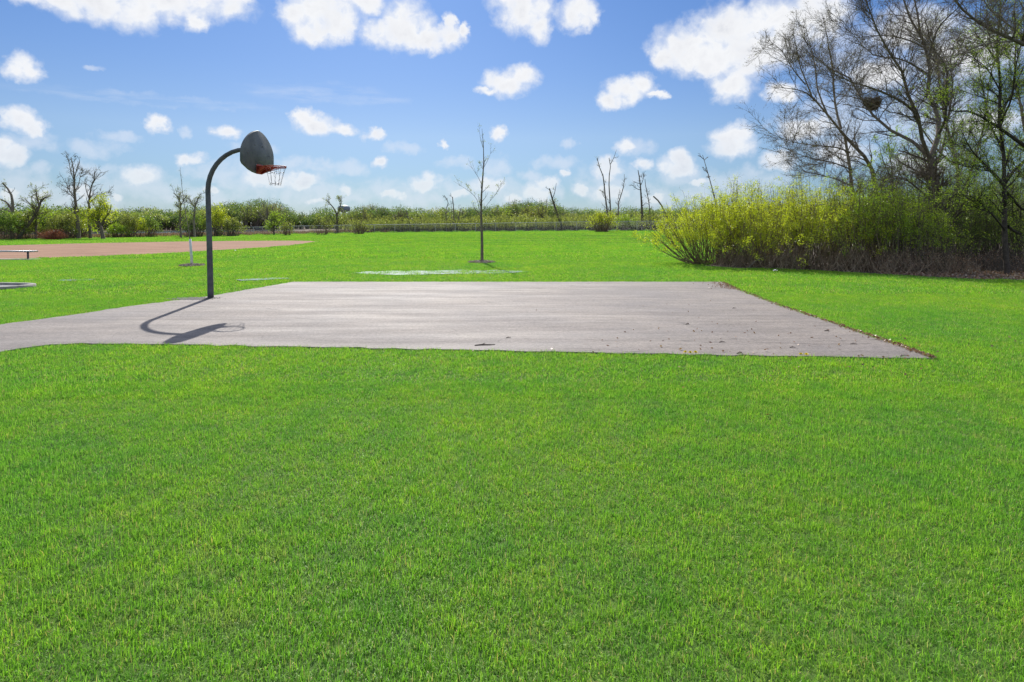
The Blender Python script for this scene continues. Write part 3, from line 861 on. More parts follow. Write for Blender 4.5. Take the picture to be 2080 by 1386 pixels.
b1 = gp(979, 534); D1 = b1[1]
L1 = [([b1, pt(979, 480, D1), pt(977, 420, D1 + .02), pt(980, 370, D1), pt(983, 320, D1 + .03), pt(981, 285, D1), pt(979, 262, D1)], 0.072, 0.006),
      ([pt(974, 426, D1), pt(968, 404, D1 - .2), pt(952, 388, D1 - .5), pt(936, 378, D1 - .7), pt(921, 368, D1 - .9)], 0.012, 0.0025),
      ([pt(979, 376, D1), pt(970, 358, D1 + .2), pt(960, 343, D1 + .4), pt(954, 330, D1 + .5)], 0.012, 0.003),
      ([pt(978, 432, D1), pt(990, 415, D1 + .2), pt(1006, 396, D1 + .5), pt(1018, 376, D1 + .7), pt(1026, 368, D1 + .8)], 0.010, 0.0025),
      ([pt(983, 340, D1), pt(991, 325, D1 - .2), pt(999, 306, D1 - .3)], 0.010, 0.0025),
      ([pt(977, 412, D1), pt(987, 400, D1 - .3), pt(991, 391, D1 - .5)], 0.014, 0.003),
      ([pt(981, 300, D1), pt(976, 282, D1), pt(974, 268, D1 + .1)], 0.010, 0.003),
      ([pt(976, 440, D1), pt(966, 425, D1 + .4), pt(960, 415, D1 + .6)], 0.014, 0.003)]
plant('young_tree', 'slender young tree with dark trunk alone in the middle of the lawn', 'tree', b1, L1,
      [dict(n=46, t0=0.35, t1=0.95, ang=48, L=0.55, up=0.25, K=5, rmul=0.4, rmin=0.005, wander=.15), dict(n=110, t0=0.2, t1=1, ang=40, L=0.22, up=0.1, K=4, rmin=0.003)],
      dict(n=420, size=0.055, spread=0.03), 'bark_dark', 'leaf_olive', 21, sides=8)
mulch(b1, 0.62, 'ring of pale wood mulch round the young tree in the middle', 3)

b2 = gp(390, 541); D2 = b2[1]
L2 = [([b2 + [0, 0, 0.0], pt(386, 486, D2), pt(378, 440, D2), pt(370, 385, D2), pt(366, 340, D2)], 0.026, 0.004),
      ([pt(383, 462, D2), pt(394, 430, D2), pt(398, 400, D2 - .2)], 0.010, 0.003), ([pt(374, 412, D2), pt(366, 392, D2), pt(360, 375, D2 + .1)], 0.009, 0.003)]
r2 = plant('staked_sapling', 'thin leaning sapling with a white trunk guard left of the hoop pole', 'tree', b2, L2,
      [dict(n=16, t0=0.3, t1=0.95, ang=35, L=0.5, up=0.2, K=4, rmul=0.4, rmin=0.004)], dict(n=60, size=0.04), 'bark_mid', 'leaf_bud', 22, sides=6)
g0, g1 = b2 + [0, 0, 0.03], pt(386.2, 486, D2)
mb = MB(); mb.tubes(np.array([g0, (g0 + g1) / 2, g1]), np.array([0.055, 0.05, 0.048]), 12, cap=True); mb.build('trunk_guard', M['white_plastic'], r2, smooth=True)
mulch(b2, 0.48, 'ring of brown mulch round the sapling with the white guard', 4)
# ------------------------------------------------------------------ big bare trees on the right
def tp(lst, D): return [pt(p[0], p[1], D + (p[2] if len(p) > 2 else 0)) for p in lst]


def on_ground(px, D): return gx(px, D)


def tlimb(lst, D, r0, r1, root=False):
    if D < 40: r0, r1 = r0 * .88, r1 * .85
    P = tp(lst, D)
    if root: P[0][2] = float(ground_z(P[0][0], P[0][1])) - 0.05
    return (P, r0, r1)


LV = lambda a, b, c, L1, L2, L3: [
    dict(n=a, t0=0.18, t1=0.97, ang=46, L=L1, up=0.12, K=7, rmul=0.42, rmin=0.012, wander=.14, lenfall=.35),
    dict(n=b, t0=0.15, t1=1, ang=42, L=L2, up=0.08, K=5, rmul=0.5, rmin=0.007, wander=.16),
    dict(n=c, t0=0.15, t1=1, ang=45, L=L3, up=0.05, K=4, rmul=0.6, rmin=0.004, wander=.2)]
D = 30.0
L = [tlimb([(1739, 540), (1735, 450), (1731, 379, .2), (1724, 326), (1719, 288), (1708, 261), (1681, 234, -.6), (1655, 205, -1), (1636, 172, -1.3), (1628, 145, -1.5), (1621, 116, -1.6), (1612, 70, -1.8)], D, 0.125, 0.016, True),
     tlimb([(1790, 545, .8), (1782, 420, .8), (1775, 356, .8), (1763, 331, .6), (1749, 308, .4), (1728, 291, .1), (1712, 272, 0)], D, 0.145, 0.085, True),
     tlimb([(1708, 261), (1701, 235, .6), (1695, 202, 1), (1692, 148, 1.4), (1681, 81, 1.7), (1671, 30, 2)], D, 0.075, 0.012),
     tlimb([(1655, 205, -1), (1638, 189, -1.5), (1610, 181, -2), (1574, 178, -2.6)], D, 0.045, 0.008),
     tlimb([(1726, 310), (1700, 300, -1), (1660, 296, -1.8), (1615, 290, -2.4), (1560, 270, -3)], D, 0.05, 0.008),
     tlimb([(1730, 345), (1690, 330, -1), (1640, 320, -1.6), (1590, 300, -2)], D, 0.045, 0.008),
     tlimb([(1681, 234, -.6), (1660, 180, -.2), (1655, 130, .3), (1640, 70, .8), (1632, 40, 1)], D, 0.05, 0.009),
     tlimb([(1733, 380, .3), (1700, 365, -1), (1650, 352, -1.6), (1600, 345, -2.2)], D, 0.04, 0.007),
     tlimb([(1636, 172, -1.3), (1610, 140, -1.7), (1590, 105, -2), (1565, 85, -2.3)], D, 0.035, 0.007)]
plant('bare_tree', 'bare grey tree with two joining trunks, leftmost of the big trees behind the willows', 'tree', on_ground(1739, D), L,
      LV(200, 2000, 10000, 1.9, 0.85, 0.38), dict(n=9000, size=0.045, spread=0.015), 'bark_mid', 'leaf_bud', 31, sides=8)
D = 24.5
L = [tlimb([(1922, 556), (1915, 488), (1908, 409), (1898, 360), (1890, 320)], D, 0.19, 0.16, True),
     tlimb([(1890, 322), (1900, 284, .2), (1914, 266, .5), (1908, 242, .8), (1891, 205, 1), (1883, 175, 1.1), (1889, 135, 1.2), (1883, 102, 1.3), (1870, 73, 1.3), (1846, 32, 1.2), (1832, -10, 1), (1815, -70, 1)], D, 0.12, 0.022),
     tlimb([(1889, 325), (1875, 296, -.2), (1867, 242, -.6), (1838, 178, -1), (1830, 140, -1.2), (1803, 102, -1.5), (1778, 54, -1.8), (1762, 10, -2), (1745, -40, -2)], D, 0.09, 0.016),
     tlimb([(1888, 318), (1870, 291, .3), (1827, 283, .8), (1805, 261, 1.1), (1776, 237, 1.5), (1754, 210, 1.8), (1730, 162, 2.2), (1695, 145, 2.6), (1655, 118, 3), (1633, 75, 3.4)], D, 0.085, 0.012),
     tlimb([(1867, 250, -.5), (1854, 223, -1), (1824, 202, -1.5), (1789, 186, -2), (1749, 172, -2.4), (1708, 159, -2.8), (1671, 127, -3.2)], D, 0.075, 0.010),
     tlimb([(1906, 275, .3), (1919, 250, 0), (1922, 200, -.4), (1924, 143, -.8), (1910, 116, -1.2), (1892, 92, -1.5), (1880, 40, -1.8)], D, 0.07, 0.012),
     tlimb([(1889, 108, 1.2), (1893, 92, .9), (1908, 54, .4), (1943, 19, -.2), (1970, -10, -.6)], D, 0.05, 0.012),
     tlimb([(1883, 100, 1.3), (1840, 80, 1.8), (1790, 72, 2.4), (1730, 78, 3)], D, 0.045, 0.008),
     tlimb([(1884, 150, 1.1), (1830, 120, .4), (1770, 110, -.4), (1710, 40, -1)], D, 0.045, 0.008),
     tlimb([(1870, 73, 1.3), (1862, 20, 1.8), (1850, -30, 2.2)], D, 0.06, 0.014),
     tlimb([(1905, 330, .2), (1918, 290, .8), (1925, 240, 1.3), (1935, 180, 1.8), (1930, 120, 2.2)], D, 0.055, 0.01),
     tlimb([(1904, 420), (1860, 380, -.8), (1830, 360, -1.6), (1790, 372, -2.2)], D, 0.06, 0.01)]
main_tree = plant('bare_tree', 'largest bare forked tree on the right, a bird nest among its branches', 'tree', on_ground(1922, D), L,
      LV(340, 3400, 15000, 1.85, 0.82, 0.38), dict(n=12000, size=0.035, spread=0.012), 'bark_dark', 'leaf_bud', 32, sides=9)
D = 21.0
L = [tlimb([(2046, 562), (2040, 500), (2043, 442), (2038, 377), (2039, 312, .1), (2029, 240, .3), (2034, 188, .4), (2024, 110, .5), (2033, 20, .4), (2024, -60, .6)], D, 0.10, 0.018, True),
     tlimb([(2036, 300, .1), (2010, 250, .8), (1998, 190, 1.4), (1985, 120, 1.9)], D, 0.045, 0.01), tlimb([(2031, 250, .3), (2055, 200, -.5), (2062, 140, -1), (2080, 70, -1.5)], D, 0.045, 0.01), tlimb([(2043, 470), (2010, 430, -.6), (1975, 400, -1), (1940, 395, -1.4)], D, 0.04, 0.008), tlimb([(2034, 190, .4), (2005, 140, 0), (1965, 110, -.5)], D, 0.035, 0.008),
     tlimb([(2040, 377), (2019, 354, -.3), (1992, 326, -.7), (1970, 300, -1), (1955, 270, -1.2)], D, 0.075, 0.012),
     tlimb([(2041, 372), (2061, 345, .3), (2078, 330, .6), (2110, 290, 1)], D, 0.07, 0.012),
     tlimb([(2045, 392), (2062, 410, .4), (2082, 428, .8), (2120, 430, 1.2)], D, 0.07, 0.02),
     tlimb([(2100, 310, -.4), (2080, 296, -.4), (2031, 261, -.6), (1988, 234, -.9), (1972, 226, -1), (1932, 226, -1.4), (1890, 215, -1.8)], D, 0.075, 0.009),
     tlimb([(2047, 460), (2070, 475, .5), (2100, 480, 1)], D, 0.06, 0.02),
     tlimb([(2033, 230, .2), (2060, 180, .7), (2085, 120, 1.2)], D, 0.05, 0.012),
     tlimb([(2029, 130, .2), (2000, 90, -.4), (1975, 60, -1)], D, 0.04, 0.008)]
plant('budding_tree', 'dark straight tree with small green buds at the right edge over the leaf litter', 'tree', on_ground(2046, D), L,
      LV(150, 1700, 6500, 1.25, 0.75, 0.34), dict(n=36000, size=0.042, spread=0.03), 'bark_black', 'leaf_fresh', 33, sides=8)
D = 19.5
L = [tlimb([(2240, 575), (2235, 400), (2210, 250), (2150, 140)], D, 0.18, 0.10, True),
     tlimb([(2152, 142), (2080, 90), (2031, 70, -.2), (1991, 48, -.4), (1956, 21, -.6), (1935, -6, -.8), (1915, -50, -1)], D, 0.085, 0.018),
     tlimb([(2100, 105), (2060, 60, .6), (2010, 20, 1), (1990, -20, 1.2)], D, 0.05, 0.012),
     tlimb([(2140, 130), (2090, 40, 1), (2060, -20, 1.4)], D, 0.06, 0.015),
     tlimb([(2060, 84), (2000, 90, -1), (1950, 110, -1.6), (1900, 118, -2)], D, 0.035, 0.006)]
plant('leaning_tree', 'tree whose thick bare limb leans in across the top right corner', 'tree', on_ground(2240, D), L,
      LV(110, 1100, 4200, 1.5, 0.75, 0.34), dict(n=3000, size=0.035, spread=0.012), 'bark_dark', 'leaf_bud', 34, sides=8)
D = 34.0
L = [tlimb([(1958, 550), (1950, 440), (1944, 330), (1925, 270), (1912, 200), (1905, 130), (1890, 60)], D, 0.15, 0.03, True),
     tlimb([(1950, 420), (1975, 340), (2000, 250), (2010, 160), (2030, 90)], D, 0.09, 0.02),
     tlimb([(1944, 340), (1900, 300), (1860, 240), (1840, 180)], D, 0.07, 0.012),
     tlimb([(2100, 550, 1), (2095, 400, 1), (2080, 250, 1), (2060, 150, 1), (2070, 40, 1)], D, 0.16, 0.03, True)]
plant('bare_tree', 'grey bare tree half hidden behind the biggest forked tree and the budding tree', 'tree', on_ground(1958, D), L,
      LV(140, 1500, 5500, 2.1, 1.0, 0.44), dict(n=22000, size=0.055, spread=0.04), 'bark_mid', 'leaf_olive', 35, sides=6)
D = 28.0
L = [tlimb([(1830, 555), (1822, 440), (1812, 350), (1806, 300), (1800, 262)], D, 0.06, 0.012, True), tlimb([(1815, 380), (1835, 330), (1850, 290), (1858, 270)], D, 0.035, 0.008), tlimb([(1815, 370), (1795, 330), (1785, 290)], D, 0.03, 0.008),
     tlimb([(1822, 430), (1860, 370), (1880, 320)], D, 0.03, 0.008)]
plant('sapling', 'leafy fresh green sapling between the two bare grey trees above the shrubs', 'tree', on_ground(1830, D), L,
      LV(40, 220, 500, 0.9, 0.45, 0.25), dict(n=5200, size=0.055, spread=0.05), 'bark_mid', 'leaf_fresh', 36, sides=5)

# bird nest in a fork: a tangle of sticks
nc = pt(1772, 209, 26.2); mb = MB(); rg = np.random.default_rng(6); n = 520
a = rg.random(n) * 6.283; e = rg.uniform(-1, 0.6, n); rr = 0.34 * np.sqrt(np.clip(1 - (e * .8) ** 2, .05, 1)) * np.where(e > 0, 1.05, 0.95 + e * .35) * rg.uniform(.6, 1.05, n)
c = np.stack([nc[0] + rr * np.cos(a), nc[1] + rr * np.sin(a), nc[2] + e * 0.30], -1)
d = unit(np.stack([-np.sin(a), np.cos(a), rg.normal(0, .35, n)], -1) + rg.normal(0, .35, (n, 3))) * rg.uniform(.08, .2, n)[:, None]
mb.tubes(np.stack([c - d, c + rg.normal(0, .01, (n, 3)), c + d], 1), np.full((n, 3), 0.009), 4)
o = mb.build('bird_nest', M['stem_brown'], loc=nc); tag(o, 'big round twig nest wedged high in the largest bare tree', 'nest')

# ------------------------------------------------------------------ willow and other shrubs on the right
def shr(name, label, px, D, top, wpx, dm, **kw):
    b = gx(px, D); h = H - (top - HY) / F * D - b[2]
    return shrub(name, label, 'shrub', b, wpx / F * D, dm, h, **kw)
WG = 'willow shrubs on the right'
shr('willow_shrub', 'leftmost yellow green willow shrub, its bare stems fanning out low over the lawn', 1450, 26.5, 388, 300, 4.6, nst=210, seed=41, leafmat='leaf_willow', nleaf=42000, lsize=0.050, base_w=0.34, tt0=.42, group=WG, ztop=1.0, rst=.017)
shr('willow_shrub', 'bright yellow green willow shrub just right of the one fanning over the lawn', 1560, 25.2, 376, 250, 4.4, nst=150, seed=42, leafmat='leaf_willow', nleaf=25000, lsize=0.05, base_w=0.6, tt0=.42, group=WG)
shr('willow_shrub', 'yellow green willow shrub in front of the bare grey double trunk', 1665, 24.0, 374, 240, 4.0, nst=140, seed=43, leafmat='leaf_willow', nleaf=21000, lsize=0.05, base_w=0.65, tt0=.42, group=WG)
shr('willow_shrub', 'tallest willow shrub, lime green tips reaching up left of the forked tree', 1765, 23.2, 350, 190, 3.6, nst=140, seed=44, leafmat='leaf_fresh', nleaf=17000, lsize=0.05, base_w=0.6, tt0=.42, group=WG)
shr('willow_shrub', 'airy willow shrub behind the left half of the willow row, thin tips against the clouds', 1510, 31.5, 362, 240, 4.0, nst=150, seed=45, leafmat='leaf_willow', nleaf=9000, lsize=0.06, base_w=0.6, tt0=.42, group=WG)
shr('willow_shrub', 'airy willow shrub behind the right half of the willow row, below the low bare limbs', 1640, 31.5, 358, 240, 4.0, nst=140, seed=46, leafmat='leaf_willow', nleaf=10000, lsize=0.06, base_w=0.7, group=WG)
SG = 'green shrubs under the big trees'
shr('green_shrub', 'dense green shrub at the foot of the forked tree on its left side', 1845, 22.8, 375, 190, 3.2, nst=190, seed=47, leafmat='leaf_fresh', nleaf=18000, lsize=0.045, base_w=0.7, group=SG, bark='bark_dark')
shr('green_shrub', 'green shrub between the forked tree and the budding tree', 1955, 24.8, 385, 200, 3.0, nst=170, seed=48, leafmat='leaf_mid', nleaf=15000, lsize=0.045, base_w=0.6, group=SG, bark='bark_dark')
shr('green_shrub', 'dark twiggy shrub at the right edge behind the budding tree', 2070, 24.5, 350, 180, 3.0, nst=150, seed=49, leafmat='leaf_mid', nleaf=13000, lsize=0.045, base_w=0.6, group=SG, bark='bark_dark')
shr('green_shrub', 'tall thin green shrub behind the forked trunk, rising above the others', 1885, 27.5, 285, 230, 3.6, nst=190, seed=50, leafmat='leaf_mid', nleaf=16000, lsize=0.055, base_w=0.6, group=SG, bark='bark_mid')
shr('green_shrub', 'tall twiggy shrub behind the budding tree with tiny grey green leaves', 2010, 28.5, 285, 250, 3.6, nst=200, seed=51, leafmat='leaf_mid', nleaf=16000, lsize=0.055, base_w=0.6, group=SG, bark='bark_mid')
shr('green_shrub', 'olive shrub showing in the gap behind the tall lime green willow', 1770, 29.5, 340, 220, 3.6, nst=140, seed=52, leafmat='leaf_fresh', nleaf=14000, lsize=0.055, base_w=0.7, group=SG)
BG = 'brown brambles along the thicket'
for k, (px, D, top, w, lab) in enumerate([(1545, 24.2, 488, 190, 'low reddish brown bramble under the second willow from the left'), (1655, 22.6, 488, 200, 'tangled brown bramble under the willow before the double trunk'),
        (1770, 21.4, 496, 200, 'pale brown bramble under the tallest lime willow'), (1880, 20.6, 508, 200, 'grey brown bramble at the lawn edge before the forked tree'), (2000, 21.8, 508, 180, 'dark leafless bramble left of the budding tree')]):
    D += 1.1; b = gx(px, D); h = (H - (top - HY) / F * D - b[2]) * (1.0 + .12 * (k % 2))
    shrub('bramble', lab, 'bramble', b, w / F * D, 1.7, h, 210, 60 + k, bark='bramble' if k < 4 else 'bark_mid', tt0=.2, leafy=True, leafmat='dead_leaf', nleaf=1300, lsize=0.05, base_w=1.0, rst=0.010, twigs=4, group=BG)
# fallen pale branch lying out of the willows
mb = MB(); Pb = resample(tp([(1520, 541, -.9), (1540, 528, -.8), (1560, 521, -.6), (1590, 512, -.3)], 24.8), 8); Pb[0, 2] = 0.02
mb.tubes(Pb, np.linspace(.022, .007, 8), 6); o = mb.build('fallen_branch', M['bark_grey'], loc=Pb[0]); tag(o, 'pale bare branch leaning out of the base of the willows', 'branch')

# undergrowth deeper in the thicket on the right
def brush(name, label, x0, x1, y0, y1, n, h0, h1, nl, ls, seed, bark, leafmat, zl=0.45, K=5, r=0.012, cond=None, cat='undergrowth', lsp=0.12):
    rg = np.random.default_rng(seed)
    X = rg.uniform(x0, x1, n); Y = rg.uniform(y0, y1, n)
    if cond is not None:
        k = cond(X, Y); X = X[k]; Y = Y[k]; n = len(X)
    Z = ground_z(X, Y); hh = rg.uniform(h0, h1, n)
    # taller and shorter clumps
    hh *= 0.8 + 0.35 * np.sin(X * 0.55 + 1.3 * np.sin(X * .23)) * np.cos(Y * .3)
    P = np.empty((n, K, 3)); lx, ly = rg.normal(0, .22, n) * hh, rg.normal(0, .22, n) * hh
    for k, u in enumerate(np.linspace(0, 1, K)):
        P[:, k] = np.stack([X + lx * u ** 1.3, Y + ly * u ** 1.3, Z + hh * u], -1)
    P[:, 1:] += rg.normal(0, .04, (n, K - 1, 3)) * hh[:, None, None] / 2
    mb = MB(); mb.tubes(P, np.linspace(1, .35, K)[None] * rg.uniform(.6, 1.3, n)[:, None] * r, 3)
    C = grow(P, np.full((n, K), r * .6), n * 2, max(.3, zl - .05), 1, 30, np.mean(hh) * .3, rg, K=4, rmin=r * .35)
    mb.tubes(C[0], C[1], 3)
    root = mb.build(name, M[bark]); tag(root, label, cat, kind='stuff')
    if nl:
        lb = MB(); leaves(lb, C[0], nl // 2, ls, rg, .1, 1, lsp); leaves(lb, P, nl // 2, ls, rg, zl, 1, lsp)
        # pull the leaf mass together with its stems in the same object
        f = lb.build('foliage', M[leafmat], root)
        f['kind'] = 'stuff'
    return root
brush('undergrowth', 'dark twiggy undergrowth deep inside the thicket on the right', 12, 44, 27, 58, 1500, 1.4, 3.2, 30000, 0.09, 71, 'bark_mid', 'leaf_fresh', cond=lambda X, Y: X > Y * 0.36 + 1)
# leaf litter on the ground there
rg = np.random.default_rng(72); n = 26000
X = rg.uniform(8, 26, n); Y = rg.uniform(17.5, 32, n); k = inpoly(X, Y, wood_floor) & (X > Y * 0.60); X = X[k]; Y = Y[k]; n = len(X)
P_ = np.stack([X, Y, ground_z(X, Y) + rg.uniform(0.015, 0.06, n)], -1); d = unit(rg.normal(size=(n, 3)) * [1, 1, .45]); s_ = unit(np.cross(d, rg.normal(size=(n, 3)))); Lq = rg.uniform(.02, .055, n)[:, None]
mb = MB(); mb.add(np.stack([P_ - d * Lq, P_ + s_ * Lq * .7, P_ + d * Lq, P_ - s_ * Lq * .7], 1).reshape(-1, 3), np.arange(4 * n).reshape(-1, 4), np.repeat(rg.random(n), 4))
o = mb.build('leaf_litter', M['dead_leaf']); tag(o, 'dry pale brown leaf litter on the ground under the right hand thicket', 'leaf litter', kind='stuff')

# ------------------------------------------------------------------ left and middle distance: trees and shrubs at the field's edge
LV0 = LV
def LV(*a_):
    L_ = LV0(*a_)
    for d_, r_ in zip(L_, (.026, .018, .013)): d_['rmin'] = r_
    return L_
SL = LV(26, 110, 260, 1.9, 0.85, 0.45)
def dist_tree(name, label, D, lims, lev=None, leaf=None, bark='bark_mid', lm='leaf_bud', seed=1, group=None):
    L = [tlimb(l[0], D, l[1], l[2], i == 0 or (len(l) > 3 and l[3])) for i, l in enumerate(lims)]
    return plant(name, label, 'tree', on_ground(lims[0][0][0][0], D), L, lev if lev is not None else SL, leaf, bark, lm, seed, group, sides=6)
dist_tree('dead_tree', 'bent dead tree with a hooked broken top at the far left edge', 71, [([(25, 488), (24, 455), (26, 420), (23, 396), (13, 380), (5, 372)], .25, .07), ([(24, 428), (14, 412), (-6, 402)], .12, .05), ([(24, 432), (10, 426), (-8, 429)], .12, .05)],
          LV(16, 60, 120, 1.2, .6, .35), dict(n=260, size=.14, spread=.15), 'bark_mid', 'leaf_olive', 81)
dist_tree('leaning_tree', 'dark trunk leaning right beside the tall bare tree, with small green crown', 71, [([(36, 487), (52, 464), (70, 440), (80, 420), (84, 404)], .24, .08), ([(76, 430), (62, 416), (50, 403)], .1, .03), ([(80, 419), (75, 400), (73, 384)], .12, .03), ([(82, 412), (90, 403), (96, 398)], .09, .03)],
          LV(34, 170, 380, 1.5, .8, .45), dict(n=1200, size=.14, spread=.12), 'bark_dark', 'leaf_olive', 82)
dist_tree('small_tree', 'small dark upright trunk with yellow green leaves right of the leaning trunk', 72, [([(73, 486), (73, 455), (76, 432), (78, 420)], .16, .05)], LV(16, 60, 140, 1.8, .8, .4), dict(n=900, size=.16, spread=.2), 'bark_dark', 'leaf_fresh', 83)
dist_tree('tall_bare_tree', 'tallest bare tree on the left, thin twigs high above the green shrubs', 74, [([(160, 485), (157, 440), (153, 410), (151, 380), (150, 350), (144, 320)], .24, .035), ([(151, 362), (157, 342), (162, 325)], .06, .02), ([(152, 372), (143, 346), (140, 325)], .06, .02), ([(153, 402), (140, 386), (132, 362)], .07, .02), ([(153, 408), (146, 398), (133, 388)], .06, .02), ([(152, 390), (160, 372), (165, 350)], .05, .02)],
          LV(60, 260, 500, 1.7, .8, .4), dict(n=320, size=.09), 'bark_mid', 'leaf_bud', 84)
dist_tree('bare_tree', 'smaller bare tree with spreading limbs right of the tallest one on the left', 75, [([(184, 484), (181, 440), (181, 410), (184, 385), (192, 362), (193, 346)], .19, .03), ([(182, 406), (175, 386), (172, 365)], .06, .02), ([(183, 410), (198, 399), (216, 390)], .06, .02), ([(188, 374), (196, 361), (204, 350)], .05, .02)],
          LV(40, 170, 300, 1.6, .7, .4), dict(n=260, size=.1), 'bark_mid', 'leaf_bud', 85)
dist_tree('leafy_tree', 'yellow green leafy tree with a short dark trunk right of the two bare trees', 73, [([(210, 485), (205, 462), (199, 445), (196, 425)], .24, .05), ([(204, 458), (214, 443), (224, 428), (226, 416)], .13, .03), ([(202, 452), (200, 430), (205, 412)], .12, .03), ([(205, 462), (190, 448), (178, 440)], .1, .03)],
          LV(40, 200, 500, 1.6, .8, .45), dict(n=4200, size=.15, spread=.2), 'bark_dark', 'leaf_willow', 86)
dist_tree('thin_tree', 'thin pale leaved tree left of the hoop pole with a drooping top', 78, [([(368, 482), (366, 450), (367, 415), (360, 398), (352, 392)], .14, .04), ([(366, 420), (374, 405), (380, 396)], .07, .02)], LV(26, 110, 220, 1.5, .7, .4), dict(n=800, size=.13, spread=.15), 'bark_dark', 'leaf_olive', 87)
dist_tree('thin_tree', 'thin twisted tree close to the left side of the hoop pole', 78, [([(396, 482), (394, 455), (396, 425), (400, 408), (409, 392)], .14, .04), ([(397, 425), (388, 410), (384, 398)], .06, .02)], LV(26, 110, 220, 1.5, .7, .4), dict(n=500, size=.12, spread=.12), 'bark_mid', 'leaf_olive', 88)
dist_tree('small_tree', 'small round yellow green tree before the lake, right of the hoop pole', 90, [([(557, 480), (556, 468), (553, 456), (549, 448)], .13, .05), ([(556, 470), (563, 458), (568, 450)], .09, .03), ([(556, 466), (557, 452), (558, 444)], .08, .03)], LV(30, 160, 300, 1.5, .8, .45), dict(n=1900, size=.15, spread=.2), 'bark_dark', 'leaf_fresh', 89)
dist_tree('forked_tree', 'small forked tree standing left of the water tower, arms bare below tufted tips', 97, [([(685, 475), (685, 452), (684, 438), (681, 428), (673, 417), (665, 409)], .22, .06), ([(684, 438), (689, 425), (693, 413), (693, 404)], .13, .04)], LV(16, 80, 150, 1.5, .8, .45), dict(n=500, size=.17, spread=.15), 'bark_dark', 'leaf_olive', 90)
SN = 'broken tree trunks behind the fence'
S0 = LV(10, 34, 60, 1.1, .6, .35)
def snag(label, D, l, seed, lev=None, leaf=None, bark='bark_mid', name='dead_tree'):
    l = [(q[0], q[1] * .8, q[2] * .8) for q in l]
    return dist_tree(name, label, D, l, lev if lev is not None else S0, leaf, bark, 'leaf_olive', seed, SN)
snag('crooked dead trunk with an S bend, left of the young lawn tree', 100, [([(906, 472), (906, 440), (906, 424), (911, 412), (906, 402), (902, 397)], .13, .05)], 101)
snag('straight thin dead trunk just right of the crooked one beside the young lawn tree', 101, [([(920, 472), (922, 440), (921, 420), (919, 400)], .15, .09), ([(918, 472), (917, 430), (916, 410)], .06, .03)], 102)
snag('short dead trunk leaning right, nearest to the young lawn tree', 100, [([(926, 472), (931, 445), (936, 423)], .15, .08)], 103)
snag('short dark dead stub leaning left behind the middle of the fence', 103, [([(833, 472), (830, 445), (824, 428)], .14, .1)], 104)
snag('dark dead trunk curving left, half way from young tree to willows', 102, [([(1143, 473), (1138, 455), (1131, 433), (1123, 408), (1116, 383)], .30, .12), ([(1122, 404), (1127, 390), (1130, 372)], .09, .03), ([(1117, 386), (1108, 381)], .06, .03)], 105, leaf=dict(n=260, size=.15, spread=.2), bark='bark_dark')
snag('tall leaning trunk with fuzzy top, left one of the tall pair behind the fence', 106, [([(1236, 472), (1234, 435), (1229, 395), (1225, 358), (1217, 338), (1213, 322)], .22, .07)], 106, LV(18, 70, 120, 1.2, .6, .35), dict(n=200, size=.1), 'bark_grey')
snag('tall trunk ending in a bare fork, right one of the tall pair behind the fence', 106, [([(1241, 472), (1240, 425), (1237, 375), (1238, 352), (1241, 330), (1237, 321)], .2, .06), ([(1240, 334), (1247, 320), (1252, 305)], .08, .03)], 107, bark='bark_grey')
snag('wavy dead trunk with thin twigs right of the tall pair behind the fence', 104, [([(1256, 472), (1256, 435), (1257, 410), (1264, 390), (1268, 370), (1268, 354)], .18, .04), ([(1257, 405), (1256, 396)], .08, .04)], 108, LV(16, 60, 120, 1.0, .6, .3))
snag('thick dark dead trunk with short broken arms just left of the willows', 98, [([(1305, 472), (1304, 430), (1302, 395), (1300, 370), (1296, 346)], .28, .07), ([(1302, 373), (1294, 372), (1288, 369)], .08, .04), ([(1302, 376), (1307, 362), (1306, 352)], .07, .03), ([(1303, 386), (1294, 384), (1284, 376)], .08, .03)], 109, LV(18, 70, 130, 1.1, .6, .35), bark='bark_dark')
snag('thin crooked dead trunk beside the thick dark one with broken arms', 98, [([(1322, 472), (1320, 430), (1317, 405), (1312, 382), (1310, 364)], .13, .05)], 110, bark='bark_dark')
snag('broken stub slanting left out of the left end of the willows', 60, [([(1372, 470), (1345, 420), (1327, 399)], .13, .08)], 111, [], bark='bark_dark')
snag('thin bare pole of a dead trunk rising above the middle of the willows', 38, [([(1475, 500), (1462, 440), (1451, 400), (1438, 352), (1427, 315)], .09, .02)], 112, LV(8, 20, 40, .6, .3, .2), bark='bark_mid')

EG = 'shrubs along the field edge on the left'
def fshr(name, label, px, by, top, wpx, seed, lm, nl=3200, ls=.16, nst=70, group=EG, bark='stem_brown', **kw):
    b = gp(px, by); Dd = b[1]; h = H - (top - HY) / F * Dd - b[2]
    return shrub(name, label, 'shrub', b, wpx / F * Dd, wpx / F * Dd * .8, h, nst, seed, leafmat=lm, nleaf=int(nl * 1.35), lsize=ls, base_w=.35, rst=.03, tt0=.55, lt0=.6, lspread=.14, group=group, bark=bark, **kw)
fshr('shrub', 'dark green shrub at the left edge around the bent dead tree', 8, 487.5, 430, 84, 121, 'leaf_mid')
fshr('shrub', 'olive shrub between the bent dead tree and the leaning tree', 48, 486.5, 434, 66, 122, 'leaf_olive')
fshr('shrub', 'green shrub behind the upright dark trunk on the left', 88, 484.5, 430, 60, 123, 'leaf_mid')
fshr('shrub', 'round olive green shrub with dark stems left of the tallest bare tree', 128, 485.5, 430, 86, 124, 'leaf_olive', 4200, nst=110, bark='bark_dark')
fshr('shrub', 'orange tinted yellow green shrub under the tallest bare tree', 160, 483.5, 424, 66, 125, 'leaf_fresh', 3000, nst=90)
fshr('shrub', 'low green shrub in the shade of the yellow green leafy tree', 238, 483, 455, 46, 126, 'leaf_fresh', 1400)
